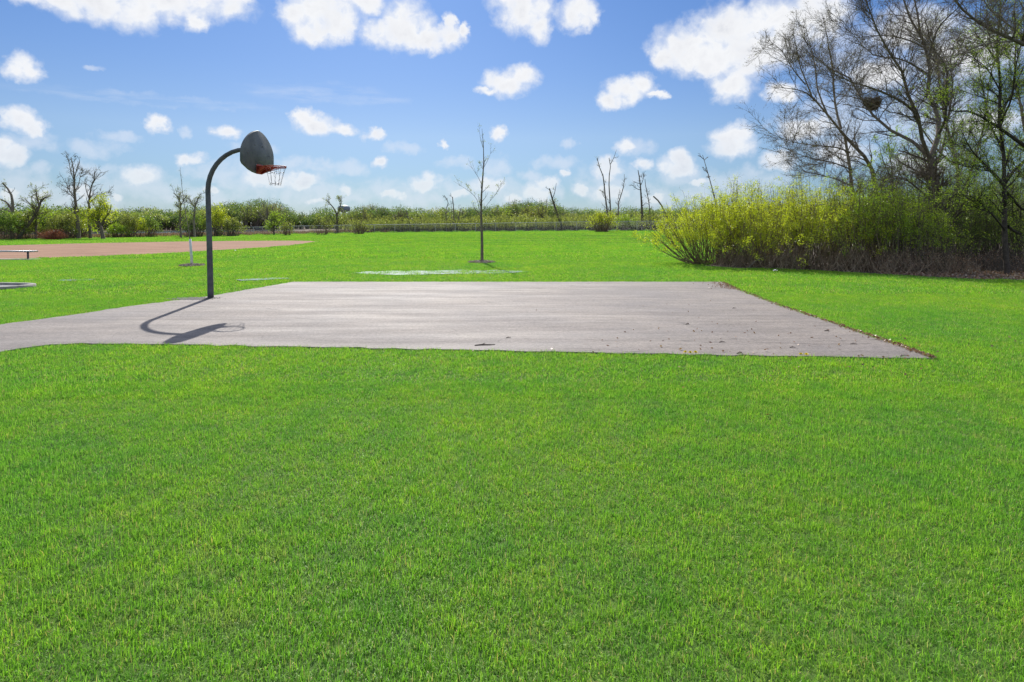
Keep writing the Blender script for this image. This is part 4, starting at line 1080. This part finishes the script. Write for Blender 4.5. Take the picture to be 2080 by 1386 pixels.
fshr('shrub', 'grey olive shrub standing before the lake, first right of the leafy tree', 262, 482.5, 432, 46, 127, 'leaf_olive', 1800, nst=60)
fshr('shrub', 'small yellow shrub with thin trunk before the lake, second right of the leafy tree', 281, 482, 446, 40, 128, 'leaf_willow', 1100, nst=26)
fshr('shrub', 'thin grey green shrub before the lake, third right of the leafy tree', 306, 482, 434, 38, 129, 'leaf_mid', 1000, nst=40)
fshr('shrub', 'dark based green shrub close left of the hoop pole', 398, 482, 436, 66, 130, 'leaf_mid', 3000, nst=100, bark='bark_dark')
fshr('shrub', 'bright yellow green shrub seen close right of the hoop pole', 440, 481.5, 416, 56, 131, 'leaf_willow', 2800, nst=80, bark='bark_dark')
fshr('shrub', 'low dark olive shrub right of the bright yellow shrub at the hoop pole', 470, 481, 444, 54, 132, 'leaf_olive', 1700, nst=70, bark='bark_dark')
fshr('shrub', 'rusty orange leafless shrub low at the field edge on the left', 106, 487.5, 466, 58, 133, 'rust_leaf', 900, ls=.1, nst=170, bark='red_stem')
FG = 'shrubs on the fence line'
fshr('shrub', 'thin grey shrub on the fence line just right of the small round tree', 583, 479, 450, 28, 141, 'leaf_olive', 450, nst=30, group=FG)
fshr('shrub', 'faint olive shrub on the fence line left of the forked tree', 655, 477.5, 436, 52, 142, 'leaf_olive', 600, nst=34, group=FG)
fshr('shrub', 'leafless grey shrub between the forked tree and the short dead stub', 730, 476, 446, 40, 143, 'leaf_olive', 500, nst=60, group=FG)
fshr('shrub', 'dark stemmed shrub behind the fence just right of the short dead stub', 852, 474, 440, 66, 144, 'leaf_olive', 1100, nst=120, group=FG, bark='bark_dark')
fshr('shrub', 'yellow green shrub growing before the fence under the tall pair of trunks', 1222, 471.5, 428, 60, 145, 'leaf_willow', 1500, nst=120, group=FG)
fshr('shrub', 'green brown shrub behind the fence between the tall pair and the thick dark trunk', 1275, 469.6, 438, 60, 146, 'leaf_fresh', 1500, nst=80, group=FG)

brush('brushwood', 'tall green brushwood massed behind the chain link fence', -28, 34, 95.5, 110, 5200, 1.3, 2.6, 60000, 0.17, 151, 'bark_black', 'leaf_olive', 0.62, r=.024, lsp=.14, cond=lambda X, Y: (X > -24) | (RNG.random(len(X)) < .3))
brush('brushwood', 'higher yellow green brushwood further behind the fence', -34, 60, 118, 150, 3200, 1.6, 3.4, 70000, 0.26, 152, 'bark_mid', 'leaf_olive', 0.45, r=.03, lsp=.22)

# reeds: dead brown marsh grass between the lawn and the lake
rg = np.random.default_rng(161); n = 60000
Y = np.where(rg.random(n) < .6, rg.uniform(71, 112, n), rg.uniform(105, 215, n)); A_ = rg.uniform(-.86, -.20, n); X = A_ * Y
ed = np.interp(A_, [-.85, -.45, -.3, 1], [71.5, 91, 95.2, 95.5])
k = (Y > ed) & (ground_z(X, Y) > -0.85); X = X[k]; Y = Y[k]; n = len(X); Z = ground_z(X, Y)
cl = 0.55 + 0.45 * np.sin(X * .7 + 2 * np.sin(Y * .21)) * np.sin(Y * .33 + X * .17)
hh = rg.uniform(.35, 1.0, n) * (0.55 + .5 * cl) * np.where(Y < 110, 0.62, 0.5) * np.where(A_[k] > -.33, 1.35, 1.0); ww = rg.uniform(.02, .05, n) * np.where(Y < 110, 1, 1.7)
a = rg.random(n) * 3.14; s_ = np.stack([np.cos(a), np.sin(a), 0 * a], -1) * ww[:, None]; ln = rg.normal(0, .25, (n, 2)) * hh[:, None]
B0 = np.stack([X, Y, Z - .03], -1); T0 = B0 + np.c_[ln, hh]
Mid = (B0 + T0) / 2 - np.c_[ln * .15, hh * 0]
V = np.stack([B0 - s_, B0 + s_, Mid + s_ * .9, Mid - s_ * .9, T0], 1); i5 = np.arange(n)[:, None] * 5
mb = MB(); mb.add(V.reshape(-1, 3), i5 + np.array([[0, 1, 2, 3]]), np.repeat(rg.random(n), 5)); mb.Fc.append(i5 + np.array([[3, 2, 4]]))
o = mb.build('dead_reeds', M['reed']); tag(o, 'brown and pinkish dead reeds between the lawn and the lake', 'reeds', kind='stuff')
# tall grass fringe along the fence foot
rg = np.random.default_rng(162); n = 15000; X = rg.uniform(-62, 30, n); A_ = X / 90; Y = np.interp(A_, [-.85, -.45, -.3, 1], [71, 90, 93.6, 94]) + rg.normal(0, .5, n); Z = ground_z(X, Y)
hh = rg.uniform(.12, .34, n) * (0.6 + .6 * np.sin(X * 1.3) ** 2); a = rg.random(n) * 3.14; s_ = np.stack([np.cos(a), np.sin(a), 0 * a], -1) * .02
T0 = np.stack([X + rg.normal(0, .06, n), Y + rg.normal(0, .06, n), Z + hh], -1); B0 = np.stack([X, Y, Z - .02], -1)
mb = MB(); mb.add(np.stack([B0 - s_, B0 + s_, T0], 1).reshape(-1, 3), np.arange(3 * n).reshape(-1, 3), np.repeat(rg.random(n) * .7, 3), np.tile([0, 0, 1.], n))
o = mb.build('tall_grass', M['grass']); tag(o, 'unmown tufts of taller grass along the foot of the fence', 'grass', kind='stuff')

# ------------------------------------------------------------------ the wood on the far shore
prof_px = [-100, 0, 100, 160, 230, 300, 350, 400, 440, 480, 520, 545, 575, 600, 650, 690, 720, 760, 800, 870, 920, 960, 1000, 1040, 1080, 1112, 1150, 1200, 1260, 1340, 1500, 1800, 2300]
prof_y = [430, 430, 428, 432, 434, 430, 437, 425, 420, 419, 412, 409, 430, 437, 433, 426, 423, 423, 428, 432, 432, 430, 427, 419, 413, 415, 430, 432, 431, 430, 425, 415, 410]
rg = np.random.default_rng(171); wood = MB(); wst = MB()
def crown(mb, st, x, y, z0, h, w, n, ls, tone, rg, lift=.25):
    nb = 9; bc = unit(rg.normal(size=(nb, 3))) * [w * .32, w * .32, h * .24] + [x, y, z0 + h * (.5 + lift * .4)]
    bc[:, 2] = np.clip(bc[:, 2], z0 + h * .2, z0 + h * .86); br_ = rg.uniform(.16, .30, nb) * w
    ix = rg.integers(0, nb, n); o_ = unit(rg.normal(size=(n, 3))) * (br_[ix] * rg.uniform(.55, 1.05, n))[:, None] * [1, 1, .8]
    p = bc[ix] + o_; d = unit(rg.normal(size=(n, 3))); s_ = unit(np.cross(d, rg.normal(size=(n, 3)))); L_ = ls * rg.uniform(.6, 1.4, n)[:, None]
    V = np.stack([p, p + d * L_ * .5 + s_ * L_ * .35, p + d * L_, p + d * L_ * .5 - s_ * L_ * .35], 1)
    mb.add(V.reshape(-1, 3), np.arange(4 * n).reshape(-1, 4), np.repeat(np.clip(tone + rg.normal(0, .09, n), 0, 1), 4))
    m = 14; P = np.empty((m, 4, 3))
    for k in range(m):
        e = bc[k % nb] + rg.normal(0, .05 * w, 3); b0 = np.array([x + rg.normal(0, .04 * w), y, z0]); P[k] = [b0, b0 * .6 + e * .4 + [0, 0, h * .05], b0 * .25 + e * .75 + [0, 0, h * .02], e + [0, 0, br_[k % nb] * .8]]
    st.tubes(P, np.array([[1, .7, .4, .12]]) * np.full((m, 1), .015 * h), 3)
cnt = 0
for px in np.arange(-80, 2300, 5.2):
    for row in range(2):
        a = (px + rg.normal(0, 6) - CX) / F; D0 = float(np.interp(a, *A_FAR))
        if px > 1420: D0 = 150 + rg.uniform(0, 30)
        Dd = D0 + 8 + row * 22 + rg.uniform(0, 16)
        ty = float(np.interp(px, prof_px, prof_y)) + (12 if 672 < px < 724 else 0) + rg.uniform(-6, 8) + (0 if row else rg.choice([1, 9]))
        z0 = float(ground_z(a * Dd, Dd)); h = (H - (ty - 3 - HY) / F * Dd - z0) * 1.10
        if h < 2: continue
        w = min(h * rg.uniform(.8, 1.4), 14)
        tone = rg.choice([.08, .25, .4, .55, .68, .82, .98], p=[.16, .22, .2, .17, .13, .06, .06])
        crown(wood, wst, a * Dd, Dd, z0, h, w, 420 if px < 1400 else 120, .6, tone, rg); cnt += 1
st = wst.build('far_wood', M['bark_mid']); tag(st, 'hazy mixed green wood lining the whole far shore and horizon', 'wood', kind='stuff')
f = wood.build('foliage', M['leaf_far'], st); f['kind'] = 'stuff'
# a few trees that stand out from it
def far_tree(label, px, top, D, wpx, n, tone_mat, seed, ls=.5):
    rg = np.random.default_rng(seed); b = gx(px, D); h = H - (top - HY) / F * D - b[2]; w = wpx / F * D
    lims = []
    for k in range(9):
        a = rg.random() * 6.28; q = rg.uniform(.2, 1); e = b + [math.cos(a) * w * .38 * q, math.sin(a) * w * .38 * q, h * (.95 - .35 * q * q) * rg.uniform(.85, 1)]
        lims.append(([b + rg.normal(0, .02 * w, 3) * [1, 1, 0], b + (e - b) * [.25, .25, .4], b + (e - b) * [.65, .65, .75], e], .022 * h, .006 * h))
    return plant('far_tree', label, 'tree', b, lims, [dict(n=70, t0=.3, t1=1, ang=38, L=h * .28, K=5, up=.15, rmul=.5, rmin=.06), dict(n=240, t0=.2, t1=1, ang=36, L=h * .14, K=4, up=.1, rmin=.045)],
                 dict(n=n, size=ls, spread=.4), 'bark_grey', tone_mat, seed, 'trees that stand out on the far shore', sides=5)
far_tree('broad bare headed tree, highest on the far shore right of the hoop pole', 545, 407, 318, 74, 900, 'leaf_olive', 181, .4)
far_tree('pale leaved rounded tree on the far shore left of the broad bare headed one', 500, 418, 318, 44, 900, 'leaf_olive', 182)
far_tree('pale tree on the far shore just right of the hoop pole behind the yellow shrub', 464, 420, 312, 40, 900, 'leaf_olive', 183)
far_tree('round olive tree, left half of the raised clump right of the young lawn tree', 1068, 413, 335, 40, 1300, 'leaf_olive', 184)
far_tree('round olive tree, right half of the raised clump right of the young lawn tree', 1098, 414, 338, 40, 1300, 'leaf_olive', 185)
far_tree('smaller domed tree left of the raised clump on the horizon', 1028, 420, 340, 40, 900, 'leaf_fresh', 186)
far_tree('pale domed tree just right of the water tower', 742, 422, 330, 40, 900, 'leaf_olive', 187)
far_tree('low domed bare tree far behind the fence left of the young lawn tree', 812, 425, 340, 40, 600, 'leaf_bud', 188)

# water tower on the horizon: pedestal sphere kind, seen very small
D = 900.0; c = pt(698.5, 424, D); b = np.array([c[0], D, -1.0]); root = empty('water_tower', b)
tag(root, 'pale blue water tower peeping over the far wood beside the forked tree', 'water tower')
prof2 = [(.1, -6.0), (3.2, -5.7), (3.4, -5.4), (7.2, -3.8), (9.0, -1.6), (9.0, 1.4), (8.2, 3.0), (5.5, 4.3), (2.0, 5.0), (.1, 5.1)]
k = 28; an = np.arange(k) / k * 6.2832; V = np.concatenate([np.c_[c[0] + r_ * np.cos(an), c[1] + r_ * np.sin(an), np.full(k, c[2] + z_)] for r_, z_ in prof2]); i = np.arange(k); j = (i + 1) % k
mb = MB(); mb.add(V, np.concatenate([np.stack([i + q_ * k, j + q_ * k, j + (q_ + 1) * k, i + (q_ + 1) * k], -1) for q_ in range(len(prof2) - 1)])); mb.build('tank', M['tank_paint'], root, smooth=True)
mb = MB(); mb.tubes(np.array([[c[0], c[1], -1.0], [c[0], c[1], c[2] - 5.4]]), np.array([2.4, 1.9]), 16); mb.build('column', M['tank_paint'], root)
for q_ in range(6):
    a = q_ / 6 * 6.283; mb = MB(); mb.tubes(np.array([[c[0] + 9 * math.cos(a), c[1] + 9 * math.sin(a), -1.0], [c[0] + 8.2 * math.cos(a), c[1] + 8.2 * math.sin(a), c[2] - 2.0]]), np.array([.35, .3]), 6); mb.build('leg', M['tank_paint'], root)

# dark hide on the lake
D = 215.0; b = pt(526, 470, D); b[2] = -0.80; root = empty('lake_platform', b); tag(root, 'small dark raised platform standing in the lake right of the hoop pole', 'platform')
mb = MB(); mb.box(b[0] - 1.0, b[0] + 1.0, b[1] - .9, b[1] + .9, -.80 + .75, -.80 + 1.55); mb.box(b[0] - 1.15, b[0] + 1.15, b[1] - 1.0, b[1] + 1.0, -.80 + 1.56, -.80 + 1.66); mb.build('hut', M['dark_steel'], root)
for dx in (-.9, .9):
    for dy in (-.8, .8): mb = MB(); mb.box(b[0] + dx - .06, b[0] + dx + .06, b[1] + dy - .06, b[1] + dy + .06, -2.0, -.80 + .745); mb.build('leg', M['dark_steel'], root)

# ------------------------------------------------------------------ small things on and round the court
rg = np.random.default_rng(191)
def edge_debris(P0_, P1_, n, sp, rg):
    u = rg.random(n) ** .8; off = np.abs(rg.normal(0, sp, n)); dv = (P1_ - P0_)[:2]; nn_ = np.array([-dv[1], dv[0]]) / np.linalg.norm(dv)
    if nn_[0] > 0: nn_ = -nn_
    q = P0_[:2][None] + dv[None] * u[:, None] + nn_[None] * (off - .03)[:, None]; return q
eq = [(1466, 574), (1504, 592), (1590, 625), (1660, 648), (1750, 679), (1830, 706), (1897, 731)]
Q = []
for a_, b_ in zip(eq[:-1], eq[1:]): Q.append(edge_debris(gp(*a_), gp(*b_), 170, .05, rg))
Q.append(edge_debris(gp(1466, 575), gp(1497, 590), 350, .26, rg)); Q.append(gp(1640, 704)[:2] + rg.normal(0, 1, (130, 2)) * [2.0, 1.0])
Q = np.concatenate(Q); n = len(Q)
P_ = np.c_[Q, .028 + rg.uniform(0, .02, n)]; d = unit(rg.normal(size=(n, 3)) * [1, 1, .35]); s_ = unit(np.cross(d, rg.normal(size=(n, 3)))); Lq = rg.uniform(.010, .028, n)[:, None]
mb = MB(); mb.add(np.stack([P_ - d * Lq, P_ + s_ * Lq * .6, P_ + d * Lq, P_ - s_ * Lq * .6], 1).reshape(-1, 3), np.arange(4 * n).reshape(-1, 4), np.repeat(rg.random(n) * .65, 4))
o = mb.build('leaf_debris', M['dead_leaf']); tag(o, 'reddish brown leaf crumbs gathered along the right edge of the court', 'leaf debris', kind='stuff')
TW = 'dark twigs on the court'
tws = [(985, 705, .36, 'longest dark twig on the court, close to the near edge in the middle'), (1502, 722, .16, 'curled dark leaf on the court at the near edge between the dandelions'),
       (1734, 703, .15, 'dark twig on the court at its right side, nearest the leafy right edge'), (1491, 629, .12, 'dark twig on the far right part of the court, the farthest one back'),
       (1467, 699, .14, 'dark twig on the court straight behind the curled leaf at the near edge'), (1835, 727, .20, 'thin grey twig in the near right corner of the court'),
       (1396, 662, .11, 'small dark twig pair on the court halfway back, right of the middle'), (1610, 710, .12, 'small dark twig on the court behind the right dandelion cluster'),
       (1033, 690, .13, 'small dark twig on the court just beyond the longest twig'), (1679, 676, .12, 'small dark twig halfway along the right side of the court')]
for k, (px, py, s_, lab) in enumerate(tws):
    s_ *= .62 if k else .8; p = gp(px, py); p[2] = .028; r4 = np.random.default_rng(200 + k); mb = MB()
    a = r4.uniform(-.35, .5); dx_ = np.array([math.cos(a), math.sin(a), 0]) * s_; dy_ = np.array([-dx_[1], dx_[0], 0])
    Pq = np.array([p - dx_ * .5, p - dx_ * .15 + dy_ * .06 + [0, 0, .004], p + dx_ * .2 - dy_ * .05 + [0, 0, .006], p + dx_ * .5 + dy_ * r4.uniform(-.1, .1)])
    mb.tubes(Pq, np.array([.005, .006, .005, .003]) * (1 if k else 1.5), 5, cap=True)
    mb.tubes(np.array([Pq[1], Pq[1] + dx_ * .2 + dy_ * .18 + [0, 0, .01]]), np.array([.007, .004]), 4, cap=True)
    if k in (1, 6, 9): mb.add([Pq[2] + q for q in (-dx_ * .3, dy_ * .25 + [0, 0, .02], dx_ * .3, -dy_ * .22 + [0, 0, .012])], [(0, 1, 2, 3)])
    o = mb.build('twig', M['bark_dark'], loc=p); tag(o, lab, 'twig', TW)
rg = np.random.default_rng(192); n = 260
u = rg.random(n); px_ = 1930 - 760 * rg.random(n) ** 1.5; py_ = 582 + 145 * rg.random(n); Q = np.array([gp(a_, b_)[:2] for a_, b_ in zip(px_, py_)])
Q = Q[inpoly(Q[:, 0], Q[:, 1], court)]; n = len(Q); P_ = np.c_[Q, np.full(n, .030)]
d = unit(rg.normal(size=(n, 3)) * [1, .6, .25]); s_ = unit(np.cross(d, rg.normal(size=(n, 3)) * [.3, .3, 1])); Lq = rg.uniform(.006, .020, n)[:, None] * rg.choice([.6, 1, 1.5], n)[:, None]
mb = MB(); mb.add(np.stack([P_ - d * Lq, P_ + s_ * Lq * .35, P_ + d * Lq, P_ - s_ * Lq * .35], 1).reshape(-1, 3), np.arange(4 * n).reshape(-1, 4), np.repeat(rg.random(n) * .4, 4))
o = mb.build('leaf_specks', M['dead_leaf']); tag(o, 'tiny dark leaf specks scattered over the right half of the court', 'leaf debris', kind='stuff')
# dandelions at the near edge
DG = 'dandelion heads at the near edge of the court'
def dandelion(p, r):
    mb = MB(); rg2 = np.random.default_rng(int(abs(p[0]) * 1000)); n = 60; a = rg2.random(n) * 6.283; e = rg2.uniform(.1, 1.4, n)
    c = p + [0, 0, .06]; d = np.stack([np.cos(a) * np.cos(e), np.sin(a) * np.cos(e), np.sin(e)], -1) * r; s_ = np.stack([-np.sin(a), np.cos(a), 0 * a], -1) * r * .18
    mb.add(np.stack([c + d * .1, c + d * .8 - s_, c + d, c + d * .8 + s_], 1).reshape(-1, 3), np.arange(4 * n).reshape(-1, 4)); return mb
for k, (px, py, lab) in enumerate([(1392, 726, 'leftmost yellow dandelion of the left cluster at the near court edge'), (1402, 727, 'middle yellow dandelion of the left cluster at the near court edge'), (1413, 726.6, 'rightmost yellow dandelion of the left cluster at the near court edge'),
                               (1627, 730.5, 'left one of the two yellow dandelions nearer the right court corner'), (1638, 731, 'right one of the two yellow dandelions nearer the right court corner')]):
    p = gp(px, py); p[2] = 0.0
    root = empty('dandelion', p); tag(root, lab, 'flower', DG)
    dandelion(p, .03).build('flower_head', M['dandelion'], root)
    mb = MB(); mb.tubes(np.array([p, p + [0, 0, .062]]), np.array([.002, .002]), 5); mb.build('stem', M['leaf_fresh'], root)
# a few scraps of white litter in the grass
for (px, py, lab) in [(1575, 553, 'scrap of white paper in the grass before the willows'), (477, 511, 'tiny white scrap in the grass below the dirt infield right of the pole')]:
    p = gp(px, py); mb = MB(); s_ = .09
    V = [p + np.array(q) * s_ for q in [(-1, -.5, .5), (-.2, -.6, .9), (.8, -.4, .55), (1, .5, .8), (0, .5, 1.1), (-.9, .4, .7)]]
    mb.add(V, [(0, 1, 4, 5), (1, 2, 3, 4)]); o = mb.build('paper_scrap', M['paper'], loc=p); tag(o, lab, 'litter')
# ------------------------------------------------------------------ the lawn itself: blades
def blades(n, w, l0, l1, rg, size=1.0, pos=None):
    """n grass blades on the unit square (or at pos): three faces each"""
    if pos is None:
        # clumped: half of the blades gather round tuft centres
        c = rg.random((max(n // 26, 1), 2)); ci = rg.integers(0, len(c), n)
        p = c[ci] + rg.normal(0, 0.022, (n, 2)); un = rg.random(n) < 0.45; p[un] = rg.random((un.sum(), 2))
        p = np.mod(p, 1.0) * size
        clr = (.12 + .72 * rg.random(len(c)))[ci]; clr[un] = rg.random(un.sum())
    else:
        p = pos; clr = rg.random(n)
    n = len(p); a = rg.random(n) * 6.2832; L = rg.uniform(l0, l1, n) * (0.75 + 0.5 * clr)
    lean = np.clip(np.abs(rg.normal(1.0, 0.65, n)), 0.05, 1.75); W_ = w * rg.uniform(0.6, 1.3, n)
    dx, dy = np.cos(a), np.sin(a); tw = a + rg.normal(0, 0.6, n); sx, sy = -np.sin(tw), np.cos(tw)
    m = np.stack([p[:, 0] + dx * L * .5 * np.sin(lean * .6), p[:, 1] + dy * L * .5 * np.sin(lean * .6), L * .5 * np.cos(lean * .6)], -1)
    t = np.stack([m[:, 0] + dx * L * .5 * np.sin(lean * 1.35), m[:, 1] + dy * L * .5 * np.sin(lean * 1.35), m[:, 2] + L * .5 * np.cos(lean * 1.35)], -1)
    b = np.stack([p[:, 0], p[:, 1], np.full(n, -0.004)], -1); s = np.stack([sx, sy, np.zeros(n)], -1) * (W_ * .5)[:, None]
    V = np.stack([b - s, b + s, m - s * .85, m + s * .85, t], 1).reshape(-1, 3)
    i = np.arange(n)[:, None] * 5
    f4 = i + np.array([[0, 1, 3, 2]]); f3 = i + np.array([[2, 3, 4]])
    r = np.clip(0.5 * clr + 0.5 * rg.random(n) - 0.08, 0, 0.93); r[rg.random(n) < 0.07] = rg.uniform(0.95, 1)
    return V, f4, f3, np.repeat(r, 5), np.tile([0, 0, .5, .5, 1.0], n)


BANDS = [  # y from, to, tile size, blades per tile, blade width, l0, l1
    (1.6, 6.0, 1.0, 19000, 0.0031, 0.020, 0.050),
    (6.0, 15.0, 1.0, 9500, 0.0052, 0.024, 0.054),
    (15.0, 31.0, 2.0, 10500, 0.013, 0.028, 0.066),
    (31.0, 103.0, 4.0, 12000, 0.034, 0.045, 0.110)]
NV = 3
rg = np.random.default_rng(99)
GB = MB(); kinds = []
def gadd(V, f4, f3, r, al, kind):
    GB.V.append(V); GB.Fc.append(f4 + GB.n); GB.Fc.append(f3 + GB.n); GB.n += len(V); GB.R.append(r); GB.A.append(al); kinds.append(np.full(len(V), kind))
shr_ = lambda q, f: q.mean(0) + (q - q.mean(0)) * f
excl = [shr_(cp, .9945), shr_(pp, .996), np.array(infield), np.array(wood_floor), pit_out, np.array([[bx - 4.0, by - .55], [bx + .55, by - .55], [bx + .55, by + .15], [bx - 4, by + .15]])]
puddles_px = [[(715, 556), (760, 553), (850, 551.5), (960, 550.5), (1050, 551), (1075, 554), (1020, 557), (900, 558.5), (780, 560)], [(478, 570), (520, 567), (575, 565.5), (590, 567), (540, 570.5), (490, 572.5)],
              [(115, 571), (170, 568.5), (200, 567.5), (180, 571), (130, 573)]]
puddles = [np.array([gp(*p)[:2] for p in q]) for q in puddles_px]
pts_pos, pts_kind, pts_rot, pts_scl = [], [], [], []
for bi, (ya, yb, ts, nb, w, l0, l1) in enumerate(BANDS):
    for v in range(NV):
        V, f4, f3, r, al = blades(nb, w, l0, l1, rg, ts)
        V[:, :2] -= ts / 2
        gadd(V, f4, f3, r, al, 1 + bi * NV + v)
    nyr = int(round((yb - ya) / ts))
    for iy in range(nyr + 1):
        y0 = ya + iy * ts
        if y0 >= yb - 1e-6: continue
        half = (y0 + ts) * 0.86 + 2.5
        for x0 in np.arange(-math.ceil(half / ts) * ts, half, ts):
            cxx, cyy = x0 + ts / 2, y0 + ts / 2
            if yb > 100:
                ed = float(np.interp(cxx / cyy, [-.85, -.45, -.3, 1], [72, 89, 95, 95.5]))
                if y0 > ed: continue
                if cxx > 14 and cyy > 28 and cxx > 9 + (cyy - 28) * 0.16 and cyy < 70: pass
            gsz = np.linspace(0, ts, 9 if ts < 3 else 13); sx_, sy_ = np.meshgrid(x0 + gsz, y0 + gsz)
            cov = np.zeros(sx_.shape, bool)
            for e in excl: cov |= inpoly(sx_, sy_, e)
            if yb > 100: cov |= sy_ > ed
            if cov.all(): continue
            if cov.any():
                V, f4, f3, r, al = blades(nb, w, l0, l1, rg, ts)
                V[:, 0] += x0; V[:, 1] += y0
                bp = V.reshape(-1, 5, 3)[:, 0]; bp2 = V.reshape(-1, 5, 3)[:, 4]
                inside = np.zeros(len(bp), bool)
                jit = rg.normal(0, 0.03, (len(bp), 2))
                for e in excl: inside |= inpoly(bp[:, 0] + jit[:, 0], bp[:, 1] + jit[:, 1], e)
                if yb > 100: inside |= bp[:, 1] > ed
                k = ~inside; V = V.reshape(-1, 5, 3)[k]; V[:, :, 2] += ground_z(V[:, 0, 0], V[:, 0, 1])[:, None]
                n_ = len(V)
                if n_ == 0: continue
                V = V.reshape(-1, 3); ii_ = np.arange(n_)[:, None] * 5
                gadd(V, ii_ + np.array([[0, 1, 3, 2]]), ii_ + np.array([[2, 3, 4]]), r.reshape(-1, 5)[k].ravel(), al.reshape(-1, 5)[k].ravel(), 0)
            else:
                if abs(cxx) > cyy * 0.84 + ts * 1.2 + 1.5: continue
                z = float(ground_z(cxx, cyy))
                thin = 1.0
                pts_pos.append((cxx, cyy, z)); pts_kind.append(1 + bi * NV + rg.integers(0, NV)); pts_rot.append(rg.integers(0, 4) * math.pi / 2); pts_scl.append(rg.uniform(0.85, 1.15))
npt = len(pts_pos)
GB.V.append(np.array(pts_pos)); GB.R.append(np.array(pts_rot)); GB.A.append(np.array(pts_scl)); kinds.append(100 + np.array(pts_kind)); GB.n += npt
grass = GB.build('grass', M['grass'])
at = grass.data.attributes.new('kindid', 'INT', 'POINT'); at.data.foreach_set('value', np.concatenate(kinds).astype(np.int32))
tag(grass, 'short bright green mown lawn grass round the court', 'grass', kind='stuff')
ng = bpy.data.node_groups.new('lawn_scatter', 'GeometryNodeTree')
ng.interface.new_socket('Geometry', in_out='INPUT', socket_type='NodeSocketGeometry'); ng.interface.new_socket('Geometry', in_out='OUTPUT', socket_type='NodeSocketGeometry')
G = NT(ng); gi = G.new('NodeGroupInput'); go = G.new('NodeGroupOutput'); join = G.new('GeometryNodeJoinGeometry')
na = G.new('GeometryNodeInputNamedAttribute', data_type='INT'); na.inputs[0].default_value = 'kindid'
def named(nm):
    q_ = G.new('GeometryNodeInputNamedAttribute', data_type='FLOAT'); q_.inputs[0].default_value = nm; return q_.outputs[0]
def sepk(k):
    c = G.new('FunctionNodeCompare', data_type='INT', operation='EQUAL'); G.link(na.outputs[0], c.inputs[2]); c.inputs[3].default_value = k
    s_ = G.new('GeometryNodeSeparateGeometry', domain='POINT'); G.link(gi.outputs[0], s_.inputs[0]); G.link(c.outputs[0], s_.inputs[1]); return s_.outputs[0]
G.link(sepk(0), join.inputs[0])
cx3 = G.new('ShaderNodeCombineXYZ'); G.link(named('rnd'), cx3.inputs[2])
e2r = G.new('FunctionNodeEulerToRotation'); G.link(cx3.outputs[0], e2r.inputs[0])
sc3 = G.new('ShaderNodeCombineXYZ'); sc3.inputs[0].default_value = 1; sc3.inputs[1].default_value = 1; G.link(named('along'), sc3.inputs[2])
for k in range(1, 1 + len(BANDS) * NV):
    mp_ = G.new('GeometryNodeMeshToPoints'); G.link(sepk(100 + k), mp_.inputs[0])
    io = G.new('GeometryNodeInstanceOnPoints'); G.link(mp_.outputs[0], io.inputs['Points']); G.link(sepk(k), io.inputs['Instance'])
    G.link(e2r.outputs[0], io.inputs['Rotation']); G.link(sc3.outputs[0], io.inputs['Scale']); G.link(io.outputs[0], join.inputs[0])
G.link(join.outputs[0], go.inputs[0])
md = grass.modifiers.new('scatter', 'NODES'); md.node_group = ng
for k, q in enumerate(puddles):
    o = draped('puddle', rough_edge(q, 0.4, 0.05, 30 + k), 0.028, M['puddle'], 0.22)
    for v in o.data.vertices: v.co.z += 0.010 * math.sin(v.co.x * 5.1 + 2 * math.sin(v.co.y * 3)) * math.sin(v.co.y * 7.3 + v.co.x)
    tag(o, kind='structure')
